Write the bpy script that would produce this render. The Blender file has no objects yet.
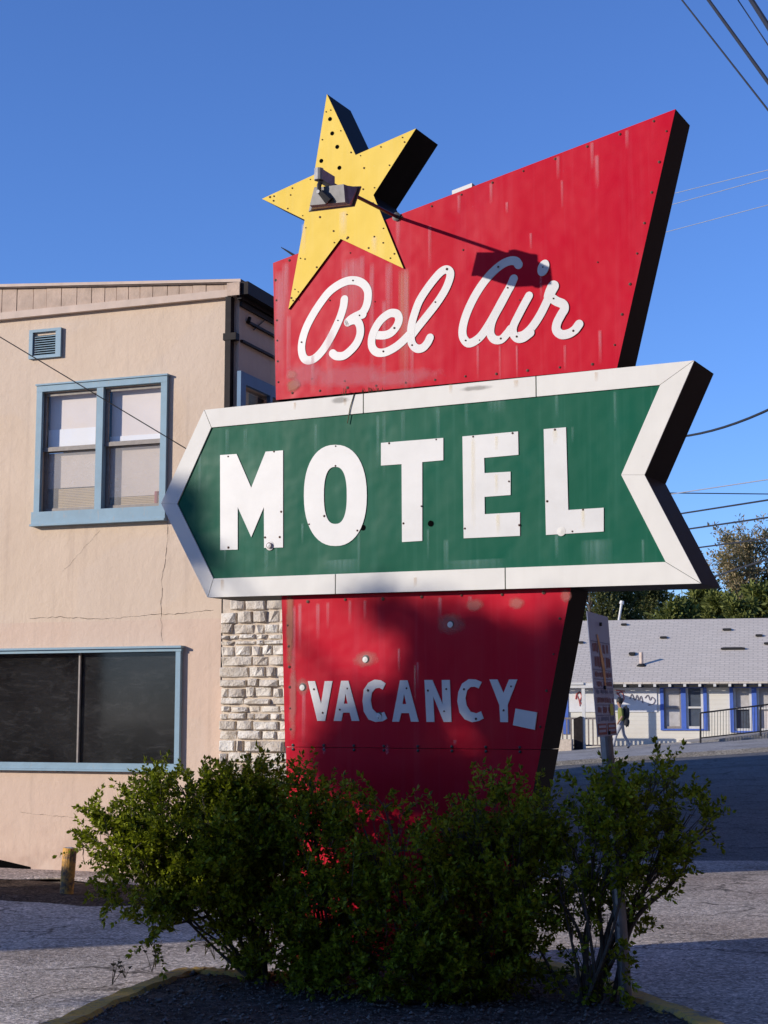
import bpy, math, random
import numpy as np
random.seed(7); RNG=np.random.default_rng(11)
sc=bpy.context.scene; COL=sc.collection
R=math.radians
# ---------------------------------------------------------------- camera geometry (used to measure the photograph)
F=1585.0; HOR=715.0; PIT=math.atan((HOR-512)/F)
C0=np.array([0,0,1.6])
def ray(x,y):
    a=(x-384)/F; b=(512-y)/F
    return np.array([a,math.cos(PIT)-b*math.sin(PIT),math.sin(PIT)+b*math.cos(PIT)])
def at(x,y,Y):
    d=ray(x,y); return C0+d*(Y/d[1])
def hit(x,y,P0,n):
    d=ray(x,y); return C0+d*(np.dot(np.asarray(P0)-C0,n)/np.dot(d,n))
class Frame:
    """vertical plane frame: u along the face, w depth away, v up"""
    def __init__(s,origin,deg):
        t=R(deg); s.rot=-t
        s.U=np.array([math.cos(t),-math.sin(t),0.]); s.W=np.array([math.sin(t),math.cos(t),0.]); s.O=np.array(origin,float)
    def uv(s,x,y,w=0):
        q=hit(x,y,s.O+s.W*w,s.W)-s.O
        return (float(q@s.U),float(q[2]))
    def world(s,u,w,v): return s.O+s.U*u+s.W*w+np.array([0,0,v])
    def local(s,P):
        q=np.asarray(P)-s.O; return (float(q@s.U),float(q@s.W),float(q[2]))

cam_d=bpy.data.cameras.new('camera'); cam=bpy.data.objects.new('camera',cam_d); COL.objects.link(cam)
cam.location=C0; cam.rotation_euler=(R(90)+PIT,0,0)
cam_d.sensor_fit='VERTICAL'; cam_d.sensor_height=36; cam_d.lens=F/1024*36; cam_d.clip_start=.1; cam_d.clip_end=5000
sc.camera=cam
# ---------------------------------------------------------------- light
AZ=R(70); EL=R(15.5)
sun_to=np.array([-math.sin(AZ)*math.cos(EL),-math.cos(AZ)*math.cos(EL),math.sin(EL)])
travel=-sun_to
w=bpy.data.worlds.new('World'); sc.world=w; w.use_nodes=True
nt=w.node_tree; bg=nt.nodes['Background']
sky=nt.nodes.new('ShaderNodeTexSky'); sky.sky_type='NISHITA'; sky.sun_disc=False
sky.sun_elevation=EL; sky.sun_rotation=math.atan2(sun_to[0],sun_to[1]); sky.air_density=1.0; sky.dust_density=0.0; sky.ozone_density=6.5; sky.altitude=0
tn=nt.nodes.new('ShaderNodeMix'); tn.data_type='RGBA'; tn.blend_type='MULTIPLY'; tn.inputs[0].default_value=1; tn.inputs[7].default_value=(.92,.865,1.06,1)
nt.links.new(sky.outputs[0],tn.inputs[6]); nt.links.new(tn.outputs[2],bg.inputs[0]); bg.inputs[1].default_value=.14
sd=bpy.data.lights.new('sun','SUN'); sd.energy=3.2; sd.angle=R(.53); sd.color=(1,.91,.80)
so=bpy.data.objects.new('sun',sd); COL.objects.link(so)
from mathutils import Vector, Matrix, Quaternion
so.rotation_euler=Vector(travel).to_track_quat('-Z','Y').to_euler()
sc.view_settings.view_transform='Standard'; sc.view_settings.look='None'; sc.view_settings.gamma=1; sc.view_settings.exposure=.52
sc.view_settings.use_curve_mapping=False
# ---------------------------------------------------------------- materials
MATS={}
class NT:
    def __init__(s,name):
        s.m=bpy.data.materials.new(name); s.m.use_nodes=True; s.t=s.m.node_tree; s.b=s.t.nodes['Principled BSDF']; MATS[name]=s.m
    def n(s,ty,**k):
        o=s.t.nodes.new(ty)
        for a,v in k.items():
            if a.startswith('i_'):
                a2=a[2:]; o.inputs[int(a2) if a2.isdigit() else a2.replace('_',' ')].default_value=v
            else: setattr(o,a,v)
        return o
    def l(s,a,b): s.t.links.new(a,b)
    def coord(s,scale=(1,1,1),kind='Object',rot=(0,0,0)):
        c=s.n('ShaderNodeTexCoord'); m=s.n('ShaderNodeMapping'); m.inputs['Scale'].default_value=scale; m.inputs['Rotation'].default_value=rot
        s.l(c.outputs[kind],m.inputs['Vector']); return m.outputs[0]
    def noise(s,sc_,vec=None,detail=4,rough=.6,dist=0):
        o=s.n('ShaderNodeTexNoise'); o.inputs['Scale'].default_value=sc_; o.inputs['Detail'].default_value=detail; o.inputs['Roughness'].default_value=rough; o.inputs['Distortion'].default_value=dist
        if vec is not None: s.l(vec,o.inputs['Vector'])
        return o.outputs['Fac']
    def ramp(s,fac,stops):
        o=s.n('ShaderNodeValToRGB'); cr=o.color_ramp
        while len(cr.elements)<len(stops): cr.elements.new(.5)
        for e,(p,c) in zip(cr.elements,stops):
            e.position=p; e.color=tuple(c)[:3]+(1,) if hasattr(c,'__len__') else (c,c,c,1)
        s.l(fac,o.inputs[0]); return o.outputs[0]
    def mix(s,fac,a,b,mode='MIX'):
        o=s.n('ShaderNodeMix',data_type='RGBA',blend_type=mode)
        for inp,v in ((o.inputs[0],fac),(o.inputs[6],a),(o.inputs[7],b)):
            if hasattr(v,'is_linked') or hasattr(v,'links'): s.l(v,inp)
            else: inp.default_value=v if not hasattr(v,'__len__') else tuple(v)[:3]+(1,)
        return o.outputs[2]
    def math(s,op,a,b=0.,c=0.,clamp=False):
        o=s.n('ShaderNodeMath',operation=op,use_clamp=clamp)
        for i,v in enumerate((a,b,c)):
            if hasattr(v,'links'): s.l(v,o.inputs[i])
            else: o.inputs[i].default_value=v
        return o.outputs[0]
    def col(s,v): 
        if hasattr(v,'links'): s.l(v,s.b.inputs['Base Color'])
        else: s.b.inputs['Base Color'].default_value=tuple(v)+(1,)
        return s
    def rough(s,v):
        if hasattr(v,'links'): s.l(v,s.b.inputs['Roughness'])
        else: s.b.inputs['Roughness'].default_value=v
        return s
    def bump(s,h,strength=.3,dist=.01):
        o=s.n('ShaderNodeBump'); o.inputs['Strength'].default_value=strength; o.inputs['Distance'].default_value=dist
        s.l(h,o.inputs['Height']); s.l(o.outputs[0],s.b.inputs['Normal']); return s
    def alpha(s,v): s.l(v,s.b.inputs['Alpha']); return s
def simple(name,c,rough=.6,var=.15,sc_=6,bump=0,metal=0,bs=40):
    k=NT(name); v=k.coord(); f=k.noise(sc_,v,5)
    a=[max(0,x*(1-var)) for x in c]; b=[min(1,x*(1+var)) for x in c]
    k.col(k.ramp(f,[(.3,a),(.7,b)])); k.rough(rough); k.b.inputs['Metallic'].default_value=metal
    if bump: k.bump(k.noise(bs,v,4),bump,.01)
    return k.m
def enamel(name,base,faded,pale,streak=.5,gl=.36,fadebias=.0):
    """weathered sign enamel: broad fading, fine vertical run marks, speckles"""
    k=NT(name)
    v=k.coord(); vs=k.coord((7,7,.35)); vf=k.coord((26,26,.5))
    broad=k.ramp(k.noise(1.1,v,3,.5),[(.35-fadebias,0),(.75-fadebias,1)])
    s1=k.ramp(k.noise(1.6,vs,4,.6),[(.52,0),(.78,1)]); s2=k.ramp(k.noise(1.2,vf,3,.5),[(.58,0),(.8,1)])
    c=k.mix(k.math('MULTIPLY',broad,.6),base,faded)
    c=k.mix(k.math('MULTIPLY',s1,streak*.5),c,pale); c=k.mix(k.math('MULTIPLY',s2,streak*.35),c,pale)
    sp=k.ramp(k.noise(38,v,2,.5),[(.74,0),(.80,1)]); c=k.mix(k.math('MULTIPLY',sp,.22),c,pale)
    k.col(c); k.rough(k.ramp(k.noise(3,v,4),[(.3,gl-.08),(.7,gl+.16)])); k.b.inputs['Specular IOR Level'].default_value=.08
    k.bump(k.noise(1.7,v,3,.55),.35,.06); return k.m
M={}
M['red']=enamel('red enamel',(.50,.003,.019),(.52,.007,.031),(.60,.13,.17),.26)
M['green']=enamel('green enamel',(.006,.092,.052),(.010,.112,.066),(.09,.25,.19),.32)
M['yellow']=enamel('yellow enamel',(.80,.56,.09),(.84,.63,.15),(.85,.72,.35),.35,.45)
M['white']=simple('white sign paint',(.62,.61,.59),.45,.06,5)
M['trim_white']=enamel('white border metal',(.72,.70,.65),(.75,.73,.68),(.60,.56,.48),.28,.6)
M['side']=simple('black painted sheet metal',(.006,.005,.005),.5,.5,4)
M['side'].node_tree.nodes['Principled BSDF'].inputs['Specular IOR Level'].default_value=.08
M['screw']=simple('rusty screw',(.10,.045,.03),.7,.5,60)
M['black']=simple('black hole',(.004,.004,.004),.9,.1)
M['black'].node_tree.nodes['Principled BSDF'].inputs['Specular IOR Level'].default_value=.0
M['rust']=simple('rust',(.22,.07,.03),.8,.5,30)
M['lampgrey']=simple('grey painted lamp metal',(.13,.12,.115),.45,.35,25)
M['lamplight']=simple('pale grey metal',(.34,.33,.33),.5,.25,30)
M['darkmetal']=simple('dark metal',(.02,.018,.018),.5,.3,20)
def decal(name,c,density=.6,kind='run'):
    k=NT(name); uv=k.coord(kind='UV'); sep=k.n('ShaderNodeSeparateXYZ'); k.l(uv,sep.inputs[0])
    x=sep.outputs[0]; y=sep.outputs[1]
    if kind=='run':   # x across 0..1, y 0 bottom .. 1 top
        ex=k.math('SUBTRACT',1.,k.math('POWER',k.math('ABSOLUTE',k.math('MULTIPLY_ADD',x,2.,-1.)),2.2))
        ey=k.math('MULTIPLY',k.math('POWER',y,.8),k.math('SUBTRACT',1.,k.math('POWER',y,24.)))
        nz=k.ramp(k.noise(1,k.coord((60,60,2)),3),[(.3,.35),(.65,1)])
        a=k.math('MULTIPLY',k.math('MULTIPLY',ex,ey),k.math('MULTIPLY',nz,density),clamp=True)
    else:             # blob
        dx=k.math('MULTIPLY_ADD',x,2.,-1.); dy=k.math('MULTIPLY_ADD',y,2.,-1.)
        r=k.math('SQRT',k.math('ADD',k.math('MULTIPLY',dx,dx),k.math('MULTIPLY',dy,dy)))
        r=k.math('ADD',r,k.math('MULTIPLY_ADD',k.noise(14,k.coord(),4),.9,-.45))
        a=k.math('MULTIPLY',k.ramp(r,[(.45,1.),(.95,0.)]),density,clamp=True)
    k.col(c); k.rough(.6); k.alpha(a); return k.m
M['run_pale']=decal('pale run mark',(.70,.33,.37),.42)
M['run_peach']=decal('peach run mark',(.62,.32,.22),.6)
M['run_green']=decal('pale green run mark',(.22,.42,.37),.35)
M['run_rust']=decal('rust run mark',(.60,.38,.18),.45)
M['run_cream']=decal('cream run mark',(.9,.8,.55),.5)
M['blob_pink']=decal('pink worn patch',(.50,.13,.11),.6,'blob')
M['blob_rust']=decal('rust patch',(.35,.09,.04),.8,'blob')
M['blob_pale']=decal('pale worn patch',(.60,.20,.25),.28,'blob')
M['blob_grime']=decal('grime patch',(.10,.08,.07),.35,'blob')
# ---------------------------------------------------------------- mesh builder
class MB:
    def __init__(s): s.v=[]; s.f=[]; s.m=[]; s.uv=[]; s.mats=[]; s.cur=0
    def mat(s,m):
        if m not in s.mats: s.mats.append(m)
        s.cur=s.mats.index(m); return s
    def face(s,pts,uv=None):
        i=len(s.v); s.v+= [tuple(p) for p in pts]; s.f.append(tuple(range(i,i+len(pts)))); s.m.append(s.cur)
        s.uv.append(uv if uv else [(0,0)]*len(pts))
    def idx(s,vs,fs):
        i=len(s.v); s.v+=[tuple(p) for p in vs]
        for f in fs: s.f.append(tuple(i+k for k in f)); s.m.append(s.cur); s.uv.append([(0,0)]*len(f))
    def box(s,x0,x1,y0,y1,z0,z1):
        x0,x1=sorted((x0,x1));y0,y1=sorted((y0,y1));z0,z1=sorted((z0,z1))
        v=[(x,y,z) for x in(x0,x1) for y in(y0,y1) for z in(z0,z1)]
        s.idx(v,[(0,1,3,2),(4,6,7,5),(0,4,5,1),(2,3,7,6),(0,2,6,4),(1,5,7,3)])
    def hexa(s,a,b):  # a,b : 4-point loops
        s.idx(list(a)+list(b),[(3,2,1,0),(4,5,6,7)]+[(i,(i+1)%4,4+(i+1)%4,4+i) for i in range(4)])
    def prism(s,poly,y0,y1,side=None,back=None):  # poly in (u,v); y depth; front at y0
        n=len(poly); ar=sum(poly[i][0]*poly[(i+1)%n][1]-poly[(i+1)%n][0]*poly[i][1] for i in range(n))
        if ar<0: poly=poly[::-1]
        fr=[(u,y0,v) for u,v in poly]; bk=[(u,y1,v) for u,v in poly]; c=s.cur
        s.face(fr,[(u,v) for u,v in poly])
        if side: s.mat(side)
        for i in range(n):
            j=(i+1)%n; s.face([fr[j],fr[i],bk[i],bk[j]])
        s.cur=c
        if back: s.mat(back)
        s.face(bk[::-1]); s.cur=c
    def tube(s,pts,r,n=8,cap=True):
        pts=[Vector(p) for p in pts]; rs=r if hasattr(r,'__len__') else [r]*len(pts)
        vs=[];fs=[];up=None
        for i,p in enumerate(pts):
            d=(pts[min(i+1,len(pts)-1)]-pts[max(i-1,0)]).normalized()
            if up is None: up=d.orthogonal().normalized()
            up=(up-d*up.dot(d)); up=up.normalized() if up.length>1e-6 else d.orthogonal().normalized()
            sd_=d.cross(up)
            for k in range(n):
                a=2*math.pi*k/n; vs.append(p+(up*math.cos(a)+sd_*math.sin(a))*rs[i])
        for i in range(len(pts)-1):
            for k in range(n): fs.append((i*n+k,i*n+(k+1)%n,(i+1)*n+(k+1)%n,(i+1)*n+k))
        if cap: fs.append(tuple(range(n))[::-1]); fs.append(tuple((len(pts)-1)*n+k for k in range(n)))
        s.idx(vs,fs)
    def disc(s,u,v,y,r,n=12,th=.002):
        s.idx([(u+r*math.cos(2*math.pi*k/n),y,v+r*math.sin(2*math.pi*k/n)) for k in range(n)]+[(u,y-th,v)],[(k,(k+1)%n,n) for k in range(n)])
    def quad(s,u0,u1,v0,v1,y): s.face([(u0,y,v0),(u1,y,v0),(u1,y,v1),(u0,y,v1)],[(0,0),(1,0),(1,1),(0,1)])
    def build(s,name,mat=None,parent=None,loc=None,rotz=None,smooth=False):
        me=bpy.data.meshes.new(name); me.from_pydata(s.v,[],s.f)
        mats=s.mats if s.mats else [mat]
        for m in mats: me.materials.append(m if not isinstance(m,str) else M[m])
        if s.mats: me.polygons.foreach_set('material_index',s.m)
        uvl=me.uv_layers.new(name='UVMap'); flat=[c for f in s.uv for p in f for c in p]
        uvl.data.foreach_set('uv',flat)
        if smooth: me.polygons.foreach_set('use_smooth',[True]*len(me.polygons))
        o=bpy.data.objects.new(name,me); COL.objects.link(o)
        if parent: o.parent=parent
        if loc is not None: o.location=loc
        if rotz is not None: o.rotation_euler=(0,0,rotz)
        return o
def raw_mesh(name,V,Fc,mat,parent=None,smooth=False):
    """numpy mesh: V (n,3), Fc (m,k)"""
    me=bpy.data.meshes.new(name); k=Fc.shape[1]
    me.vertices.add(len(V)); me.vertices.foreach_set('co',V.astype(np.float32).ravel())
    me.loops.add(Fc.size); me.loops.foreach_set('vertex_index',Fc.astype(np.int32).ravel())
    me.polygons.add(len(Fc)); me.polygons.foreach_set('loop_start',np.arange(len(Fc),dtype=np.int32)*k)
    me.update(calc_edges=True); me.validate()
    if smooth: me.polygons.foreach_set('use_smooth',[True]*len(me.polygons))
    me.materials.append(mat); o=bpy.data.objects.new(name,me); COL.objects.link(o)
    if parent: o.parent=parent
    return o
def tag(o,label=None,cat=None,group=None,kind=None):
    for k,v in (('label',label),('category',cat),('group',group),('kind',kind)):
        if v: o[k]=v
    return o
def empty(name,loc,rz=0,label=None,cat=None,group=None):
    o=bpy.data.objects.new(name,None); o.empty_display_size=.1; COL.objects.link(o); o.location=loc; o.rotation_euler=(0,0,rz)
    return tag(o,label,cat,group)
# ================================================================= GROUND
def gh(x,y):
    """terrain height: flat by the motel, the far street climbs to the right"""
    t=np.clip((y-22)/(48-22),0,1); t=t*t*(3-2*t)
    k=np.clip((x-4.5)/1.0,None,60); k=np.where(k>0,k,0)
    return t*np.minimum(k*.066,4.0)
def sheet(name,xs,ys,off,mat,kind='structure',extra=None):
    X,Y=np.meshgrid(xs,ys); Z=gh(X,Y)+off
    if extra is not None: Z=Z+extra(X,Y)
    V=np.stack([X.ravel(),Y.ravel(),Z.ravel()],1); nx=len(xs); ny=len(ys)
    i=np.arange(nx-1)[None,:]+np.arange(ny-1)[:,None]*nx; i=i.ravel()
    Fc=np.stack([i,i+1,i+1+nx,i+nx],1)
    o=raw_mesh(name,V,Fc,mat,smooth=True); tag(o,kind=kind); return o
def ground_mat(name,a,b,grain,patch,rough=.9,red=0,bump=.5,cracks=True):
    k=NT(name); v=k.coord()
    f1=k.noise(patch,v,5,.6); f2=k.noise(grain,v,3,.7); f3=k.noise(grain*.3,v,6,.75)
    c=k.ramp(f1,[(.3,a),(.7,b)])
    c=k.mix(k.ramp(f2,[(.35,.55),(.5,0.),(.62,0.)]),c,[x*.42 for x in a],'MIX')
    c=k.mix(k.ramp(f2,[(.58,0.),(.72,.55)]),c,[min(1,x*1.9) for x in b])
    if red: c=k.mix(k.math('MULTIPLY',k.ramp(k.noise(.35,v,4),[(.45,0),(.65,1)]),red),c,(.30,.20,.15))
    c=k.mix(k.math('MULTIPLY',k.ramp(f3,[(.55,0),(.7,1)]),.35),c,[x*.6 for x in a])
    c=k.mix(k.math('MULTIPLY',k.ramp(k.noise(.75,v,5,.65,.6),[(.50,0),(.62,1)]),.38),c,[x*.45 for x in a])
    c=k.mix(k.math('MULTIPLY',k.ramp(k.noise(2.6,v,3,.5),[(.66,0),(.72,1)]),.45),c,[x*.3 for x in a])
    vc=k.n('ShaderNodeTexVoronoi'); vc.inputs['Scale'].default_value=grain*.85; k.l(v,vc.inputs['Vector'])
    sp_=k.n('ShaderNodeSeparateXYZ'); k.l(vc.outputs['Color'],sp_.inputs[0])
    c=k.mix(1.,c,k.ramp(sp_.outputs[0],[(0,.45),(.25,.8),(.7,1.05),(1,1.7)]),'MULTIPLY')
    if cracks:
        vo=k.n('ShaderNodeTexVoronoi',feature='DISTANCE_TO_EDGE'); vo.inputs['Scale'].default_value=.9
        wv=k.n('ShaderNodeVectorMath',operation='ADD'); nn=k.n('ShaderNodeTexNoise'); nn.inputs['Scale'].default_value=2.5; nn.inputs['Detail'].default_value=4; k.l(v,nn.inputs['Vector'])
        sc2=k.n('ShaderNodeVectorMath',operation='SCALE'); sc2.inputs['Scale'].default_value=.7; k.l(nn.outputs['Color'],sc2.inputs[0])
        k.l(v,wv.inputs[0]); k.l(sc2.outputs[0],wv.inputs[1]); k.l(wv.outputs[0],vo.inputs['Vector'])
        cr=k.ramp(vo.outputs['Distance'],[(.0,.95),(.022,0.)])
        c=k.mix(k.math('MULTIPLY',cr,k.ramp(k.noise(.8,v,2),[(.36,0),(.5,1)])),c,[x*.2 for x in a])
    k.b.inputs['Specular IOR Level'].default_value=.1
    k.col(c); k.rough(rough); k.bump(k.math('ADD',f2,k.math('MULTIPLY',f3,1.5)),bump,.02); return k.m
M['lot']=ground_mat('worn parking lot asphalt',(.46,.395,.33),(.62,.545,.465),60,1.3,red=.3,bump=.55)
M['road']=ground_mat('street asphalt',(.15,.146,.14),(.19,.183,.175),60,.5,bump=.3)
M['soil']=ground_mat('dry dirt',(.085,.068,.055),(.14,.115,.095),45,2,cracks=False,bump=1.)
M['concrete']=ground_mat('old concrete',(.34,.32,.29),(.44,.415,.38),70,1.2,cracks=False,bump=.3)
M['farland']=ground_mat('far ground',(.10,.11,.06),(.16,.15,.09),10,.2,cracks=False)
xs=np.unique(np.concatenate([np.linspace(-400,-20,12),np.linspace(-20,30,60),np.linspace(30,400,12)]))
ys=np.unique(np.concatenate([np.linspace(-120,0,6),np.linspace(0,70,80),np.linspace(70,900,14)]))
sheet('ground',xs,ys,-.012,M['farland'])
sheet('parking_lot',np.linspace(-30,30,80),np.linspace(-20,17.9,60),0,M['lot'])
sheet('road',np.linspace(-40,60,120),np.linspace(17.9,49.2,50),.0,M['road'])
CURB_Y=49.2
def sidewalk():
    b=MB(); xs=np.linspace(-20,40,90)
    for i in range(len(xs)-1):
        x0,x1=xs[i],xs[i+1]
        prof=[(CURB_Y,-.05),(CURB_Y,.14),(CURB_Y+.16,.145),(CURB_Y+.17,.135),(54,.16),(66,.18)]
        for (ya,za),(yb,zb) in zip(prof[:-1],prof[1:]):
            def z(x,y,o): return float(gh(np.array(x),np.array(y)))+o
            b.face([(x0,ya,z(x0,ya,za)),(x1,ya,z(x1,ya,za)),(x1,yb,z(x1,yb,zb)),(x0,yb,z(x0,yb,zb))])
    o=b.build('sidewalk','concrete'); tag(o,kind='structure')
sidewalk()
# strip of dirt / old concrete at the foot of the motel wall
BC=hit(232.5,882,np.zeros(3),np.array([0,0,1.]))
B=Frame((BC[0],BC[1],0),20.3)
def bldquad(name,u0,u1,w0,w1,z,mat,nz=.0,seg=60,segw=8,thick=0):
    us=np.linspace(u0,u1,seg); ws=np.linspace(w0,w1,segw); V=[];Fc=[]
    for j,ww in enumerate(ws):
        for i,uu in enumerate(us):
            wob=.09*math.sin(uu*3.1)+.05*math.sin(uu*7.7+1) if j==0 else 0
            p=B.world(uu,ww+wob,z+(RNG.random()*nz if 0<j<segw-1 else -.015*(j==0 and nz>0))); V.append(p)
    for j in range(segw-1):
        for i in range(seg-1): a=j*seg+i; Fc.append((a,a+1,a+1+seg,a+seg))
    o=raw_mesh(name,np.array(V),np.array(Fc),mat,smooth=True); tag(o,kind='structure'); return o
M['litter']=ground_mat('leaf litter soil',(.085,.055,.04),(.16,.11,.08),55,3,cracks=False,bump=1.2)
M['walk']=ground_mat('dusty old walkway',(.42,.34,.29),(.55,.45,.38),60,2,cracks=False,bump=.6)
bldquad('dirt_strip',-14,.3,-2.1,-.72,.012,M['litter'],.03,140,12)
bldquad('path',-14,2.2,-.75,.05,.045,M['walk'],.015,140,8)
# ================================================================= MOTEL BUILDING
def stucco():
    k=NT('pink tan stucco'); v=k.coord()
    c=k.ramp(k.noise(.9,v,5,.6),[(.3,(.63,.485,.355)),(.7,(.70,.55,.415))])
    sep=k.n('ShaderNodeSeparateXYZ'); k.l(v,sep.inputs[0]); z=sep.outputs[2]
    # lower storey is a pinker repaint below the crack line
    c=k.mix(k.math('MULTIPLY',k.ramp(k.math('ADD',z,k.math('MULTIPLY',k.noise(3,v,3),.2)),[(.0,1),(.9,1),(1.,0)]),.0),c,c)
    low=k.math('LESS_THAN',z,2.55); c=k.mix(k.math('MULTIPLY',low,.55),c,(.66,.47,.365))
    st=k.ramp(k.noise(1.3,k.coord((5,5,.8)),5,.65),[(.55,0),(.8,1)]); c=k.mix(k.math('MULTIPLY',st,.30),c,(.36,.25,.19))
    sp=k.ramp(k.noise(22,v,4,.7),[(.64,0),(.74,1)]); c=k.mix(k.math('MULTIPLY',sp,.25),c,(.33,.23,.18))
    pt=k.ramp(k.noise(.55,k.coord((1,1,1.3)),2,.4),[(.50,0),(.515,1)]); c=k.mix(k.math('MULTIPLY',pt,.30),c,(.64,.52,.42))
    dr_=k.ramp(k.noise(1.1,k.coord((9,9,.35)),4,.6),[(.56,0),(.75,1)]); c=k.mix(k.math('MULTIPLY',dr_,.28),c,(.40,.31,.24))
    base=k.ramp(z,[(.0,1),(.6,0)]); c=k.mix(k.math('MULTIPLY',base,k.ramp(k.noise(4,v,4),[(.4,0),(.7,.6)])),c,(.38,.24,.18))
    k.col(c); k.rough(.92)
    h=k.math('ADD',k.noise(11,v,4,.65),k.math('MULTIPLY',k.noise(2.0,v,3),1.5)); k.bump(k.math('ADD',h,k.math('MULTIPLY',k.noise(60,v,3),.35)),.32,.02); return k.m
M['stucco']=stucco()
def bluepaint(name,c,dark):
    k=NT(name); v=k.coord(); f=k.noise(7,v,5); col=k.ramp(f,[(.3,[x*.85 for x in c]),(.7,c)])
    k.col(k.mix(k.math('MULTIPLY',k.ramp(k.noise(30,k.coord((1,1,.3)),4),[(.6,0),(.72,1)]),.5),col,dark)); k.rough(.6); k.bump(k.noise(40,v,3),.2,.005); return k.m
M['blue']=bluepaint('weathered blue paint',(.235,.37,.455),(.35,.33,.30))
M['darkblue']=simple('blue window paint in good order',(.10,.20,.33),.5,.1)
M['sash']=simple('weathered grey brown sash',(.27,.235,.205),.6,.2,20)
M['shingle']=simple('tan wood shake',(.52,.39,.30),.85,.2,5,.4)
M['rooftrim']=simple('pale fascia board',(.58,.45,.36),.7,.12,6)
M['brown']=simple('dark brown gutter paint',(.024,.019,.018),.45,.3,8)
M['brown'].node_tree.nodes['Principled BSDF'].inputs['Specular IOR Level'].default_value=.1
M['roofing']=simple('brown roofing felt',(.16,.12,.10),.9,.3,8)
def glass_mat(name,tr,tint=(1,1,1),gl=.04,dust=0.,dcol=(.3,.3,.3),base=0.):
    k=NT(name); o=k.t.nodes['Material Output']
    t=k.n('ShaderNodeBsdfTransparent'); t.inputs[0].default_value=tuple(tr*x for x in tint)+(1,)
    g=k.n('ShaderNodeBsdfGlossy'); g.inputs['Roughness'].default_value=gl
    fr_=k.n('ShaderNodeLayerWeight'); fr_.inputs[0].default_value=.5; frm=k.math('MULTIPLY_ADD',k.math('POWER',fr_.outputs['Facing'],4.),.7,.045)
    m=k.n('ShaderNodeMixShader'); k.l(frm,m.inputs[0]); k.l(t.outputs[0],m.inputs[1]); k.l(g.outputs[0],m.inputs[2]); out=m.outputs[0]
    if dust:
        v=k.coord(); d=k.n('ShaderNodeBsdfDiffuse'); d.inputs[0].default_value=dcol+(1,)
        sm=k.ramp(k.noise(.9,v,5,.6,1.2),[(.42,.0),(.62,.6),(.75,1.)]); sc_=k.ramp(k.noise(5,k.coord((1,1,3),rot=(0,.5,0)),6,.75,1.2),[(.5,.0),(.72,1.)])
        grain=k.ramp(k.noise(50,v,3),[(.62,0),(.75,1)])
        fac=k.math('MULTIPLY',k.math('ADD',k.math('ADD',k.math('MULTIPLY',sm,.22),k.math('MULTIPLY',sc_,.25)),k.math('MULTIPLY',grain,.12)),dust,clamp=True)
        if base: fac=k.math('ADD',fac,base,clamp=True)
        m2=k.n('ShaderNodeMixShader'); k.l(fac,m2.inputs[0]); k.l(out,m2.inputs[1]); k.l(d.outputs[0],m2.inputs[2]); out=m2.outputs[0]
    k.l(out,o.inputs['Surface']); return k.m
M['glass']=glass_mat('window glass',.985)
M['screen']=glass_mat('dusty insect screen glass',.85,(1,.98,.96),.3,.5,(.62,.58,.55),.16)
M['dustglass']=glass_mat('dusty dark glass',.30,(.9,.95,1),.06,.30,(.34,.33,.32),.025)
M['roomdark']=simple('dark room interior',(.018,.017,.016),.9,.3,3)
M['shade']=simple('cream roller shade',(.78,.70,.64),.9,.04,4)
M['shadewhite']=simple('white roller shade',(.86,.86,.86),.9,.03,4)
M['blind']=simple('tan slatted blind',(.62,.47,.26),.7,.1,5)
M['redthing']=simple('red cup',(.35,.03,.02),.5,.1)
bd=empty('motel_building',(BC[0],BC[1],0),B.rot,'two storey tan stucco motel building with blue window frames at left','building')
def buv(x,y,w=0): return B.uv(x,y,w)
def brect(x0,y0,x1,y1):
    a=[buv(x0,y0),buv(x1,y0),buv(x0,y1),buv(x1,y1)]
    return a
# openings (u0,u1,v0,v1)
uw_l=buv(42,450)[0]; uw_r=buv(163,450)[0]; uw_t=buv(100,389)[1]; uw_b=buv(100,511)[1]
lw_r=buv(178,700)[0]; lw_t=buv(90,652)[1]; lw_b=buv(90,764)[1]; lw_l=buv(-190,700)[0]
vt_l,vt_t=buv(36,336); vt_r,vt_b=buv(56,355)
side_l=0.0
trim_v=buv(238,292)[1]
WT=trim_v; WLEFT=-14.; DEP=11.5
ops=[(uw_l,uw_r,uw_b,uw_t),(lw_l,lw_r,lw_b,lw_t),(vt_l,vt_r,vt_b,vt_t)]
def wall_with_openings(b,u0,u1,v0,v1,ops,reveal,axis='u',const=0.):
    us=sorted({u0,u1,*[o[0] for o in ops],*[o[1] for o in ops]}); vs=sorted({v0,v1,*[o[2] for o in ops],*[o[3] for o in ops]})
    P=(lambda u,w,v:(u,w,v)) if axis=='u' else (lambda u,w,v:(const-w,u,v))
    for i in range(len(us)-1):
        for j in range(len(vs)-1):
            uc=(us[i]+us[i+1])/2; vc=(vs[j]+vs[j+1])/2
            if any(o[0]<uc<o[1] and o[2]<vc<o[3] for o in ops): continue
            b.face([P(us[i],0,vs[j]),P(us[i+1],0,vs[j]),P(us[i+1],0,vs[j+1]),P(us[i],0,vs[j+1])])
    for (a,c,d,e) in ops:
        b.face([P(a,0,d),P(c,0,d),P(c,reveal,d),P(a,reveal,d)]); b.face([P(a,0,e),P(a,reveal,e),P(c,reveal,e),P(c,0,e)])
        b.face([P(a,0,d),P(a,reveal,d),P(a,reveal,e),P(a,0,e)]); b.face([P(c,0,d),P(c,0,e),P(c,reveal,e),P(c,reveal,d)])
b=MB(); b.mat('stucco')
wall_with_openings(b,WLEFT,0,-.1,WT,ops,.14)
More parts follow.
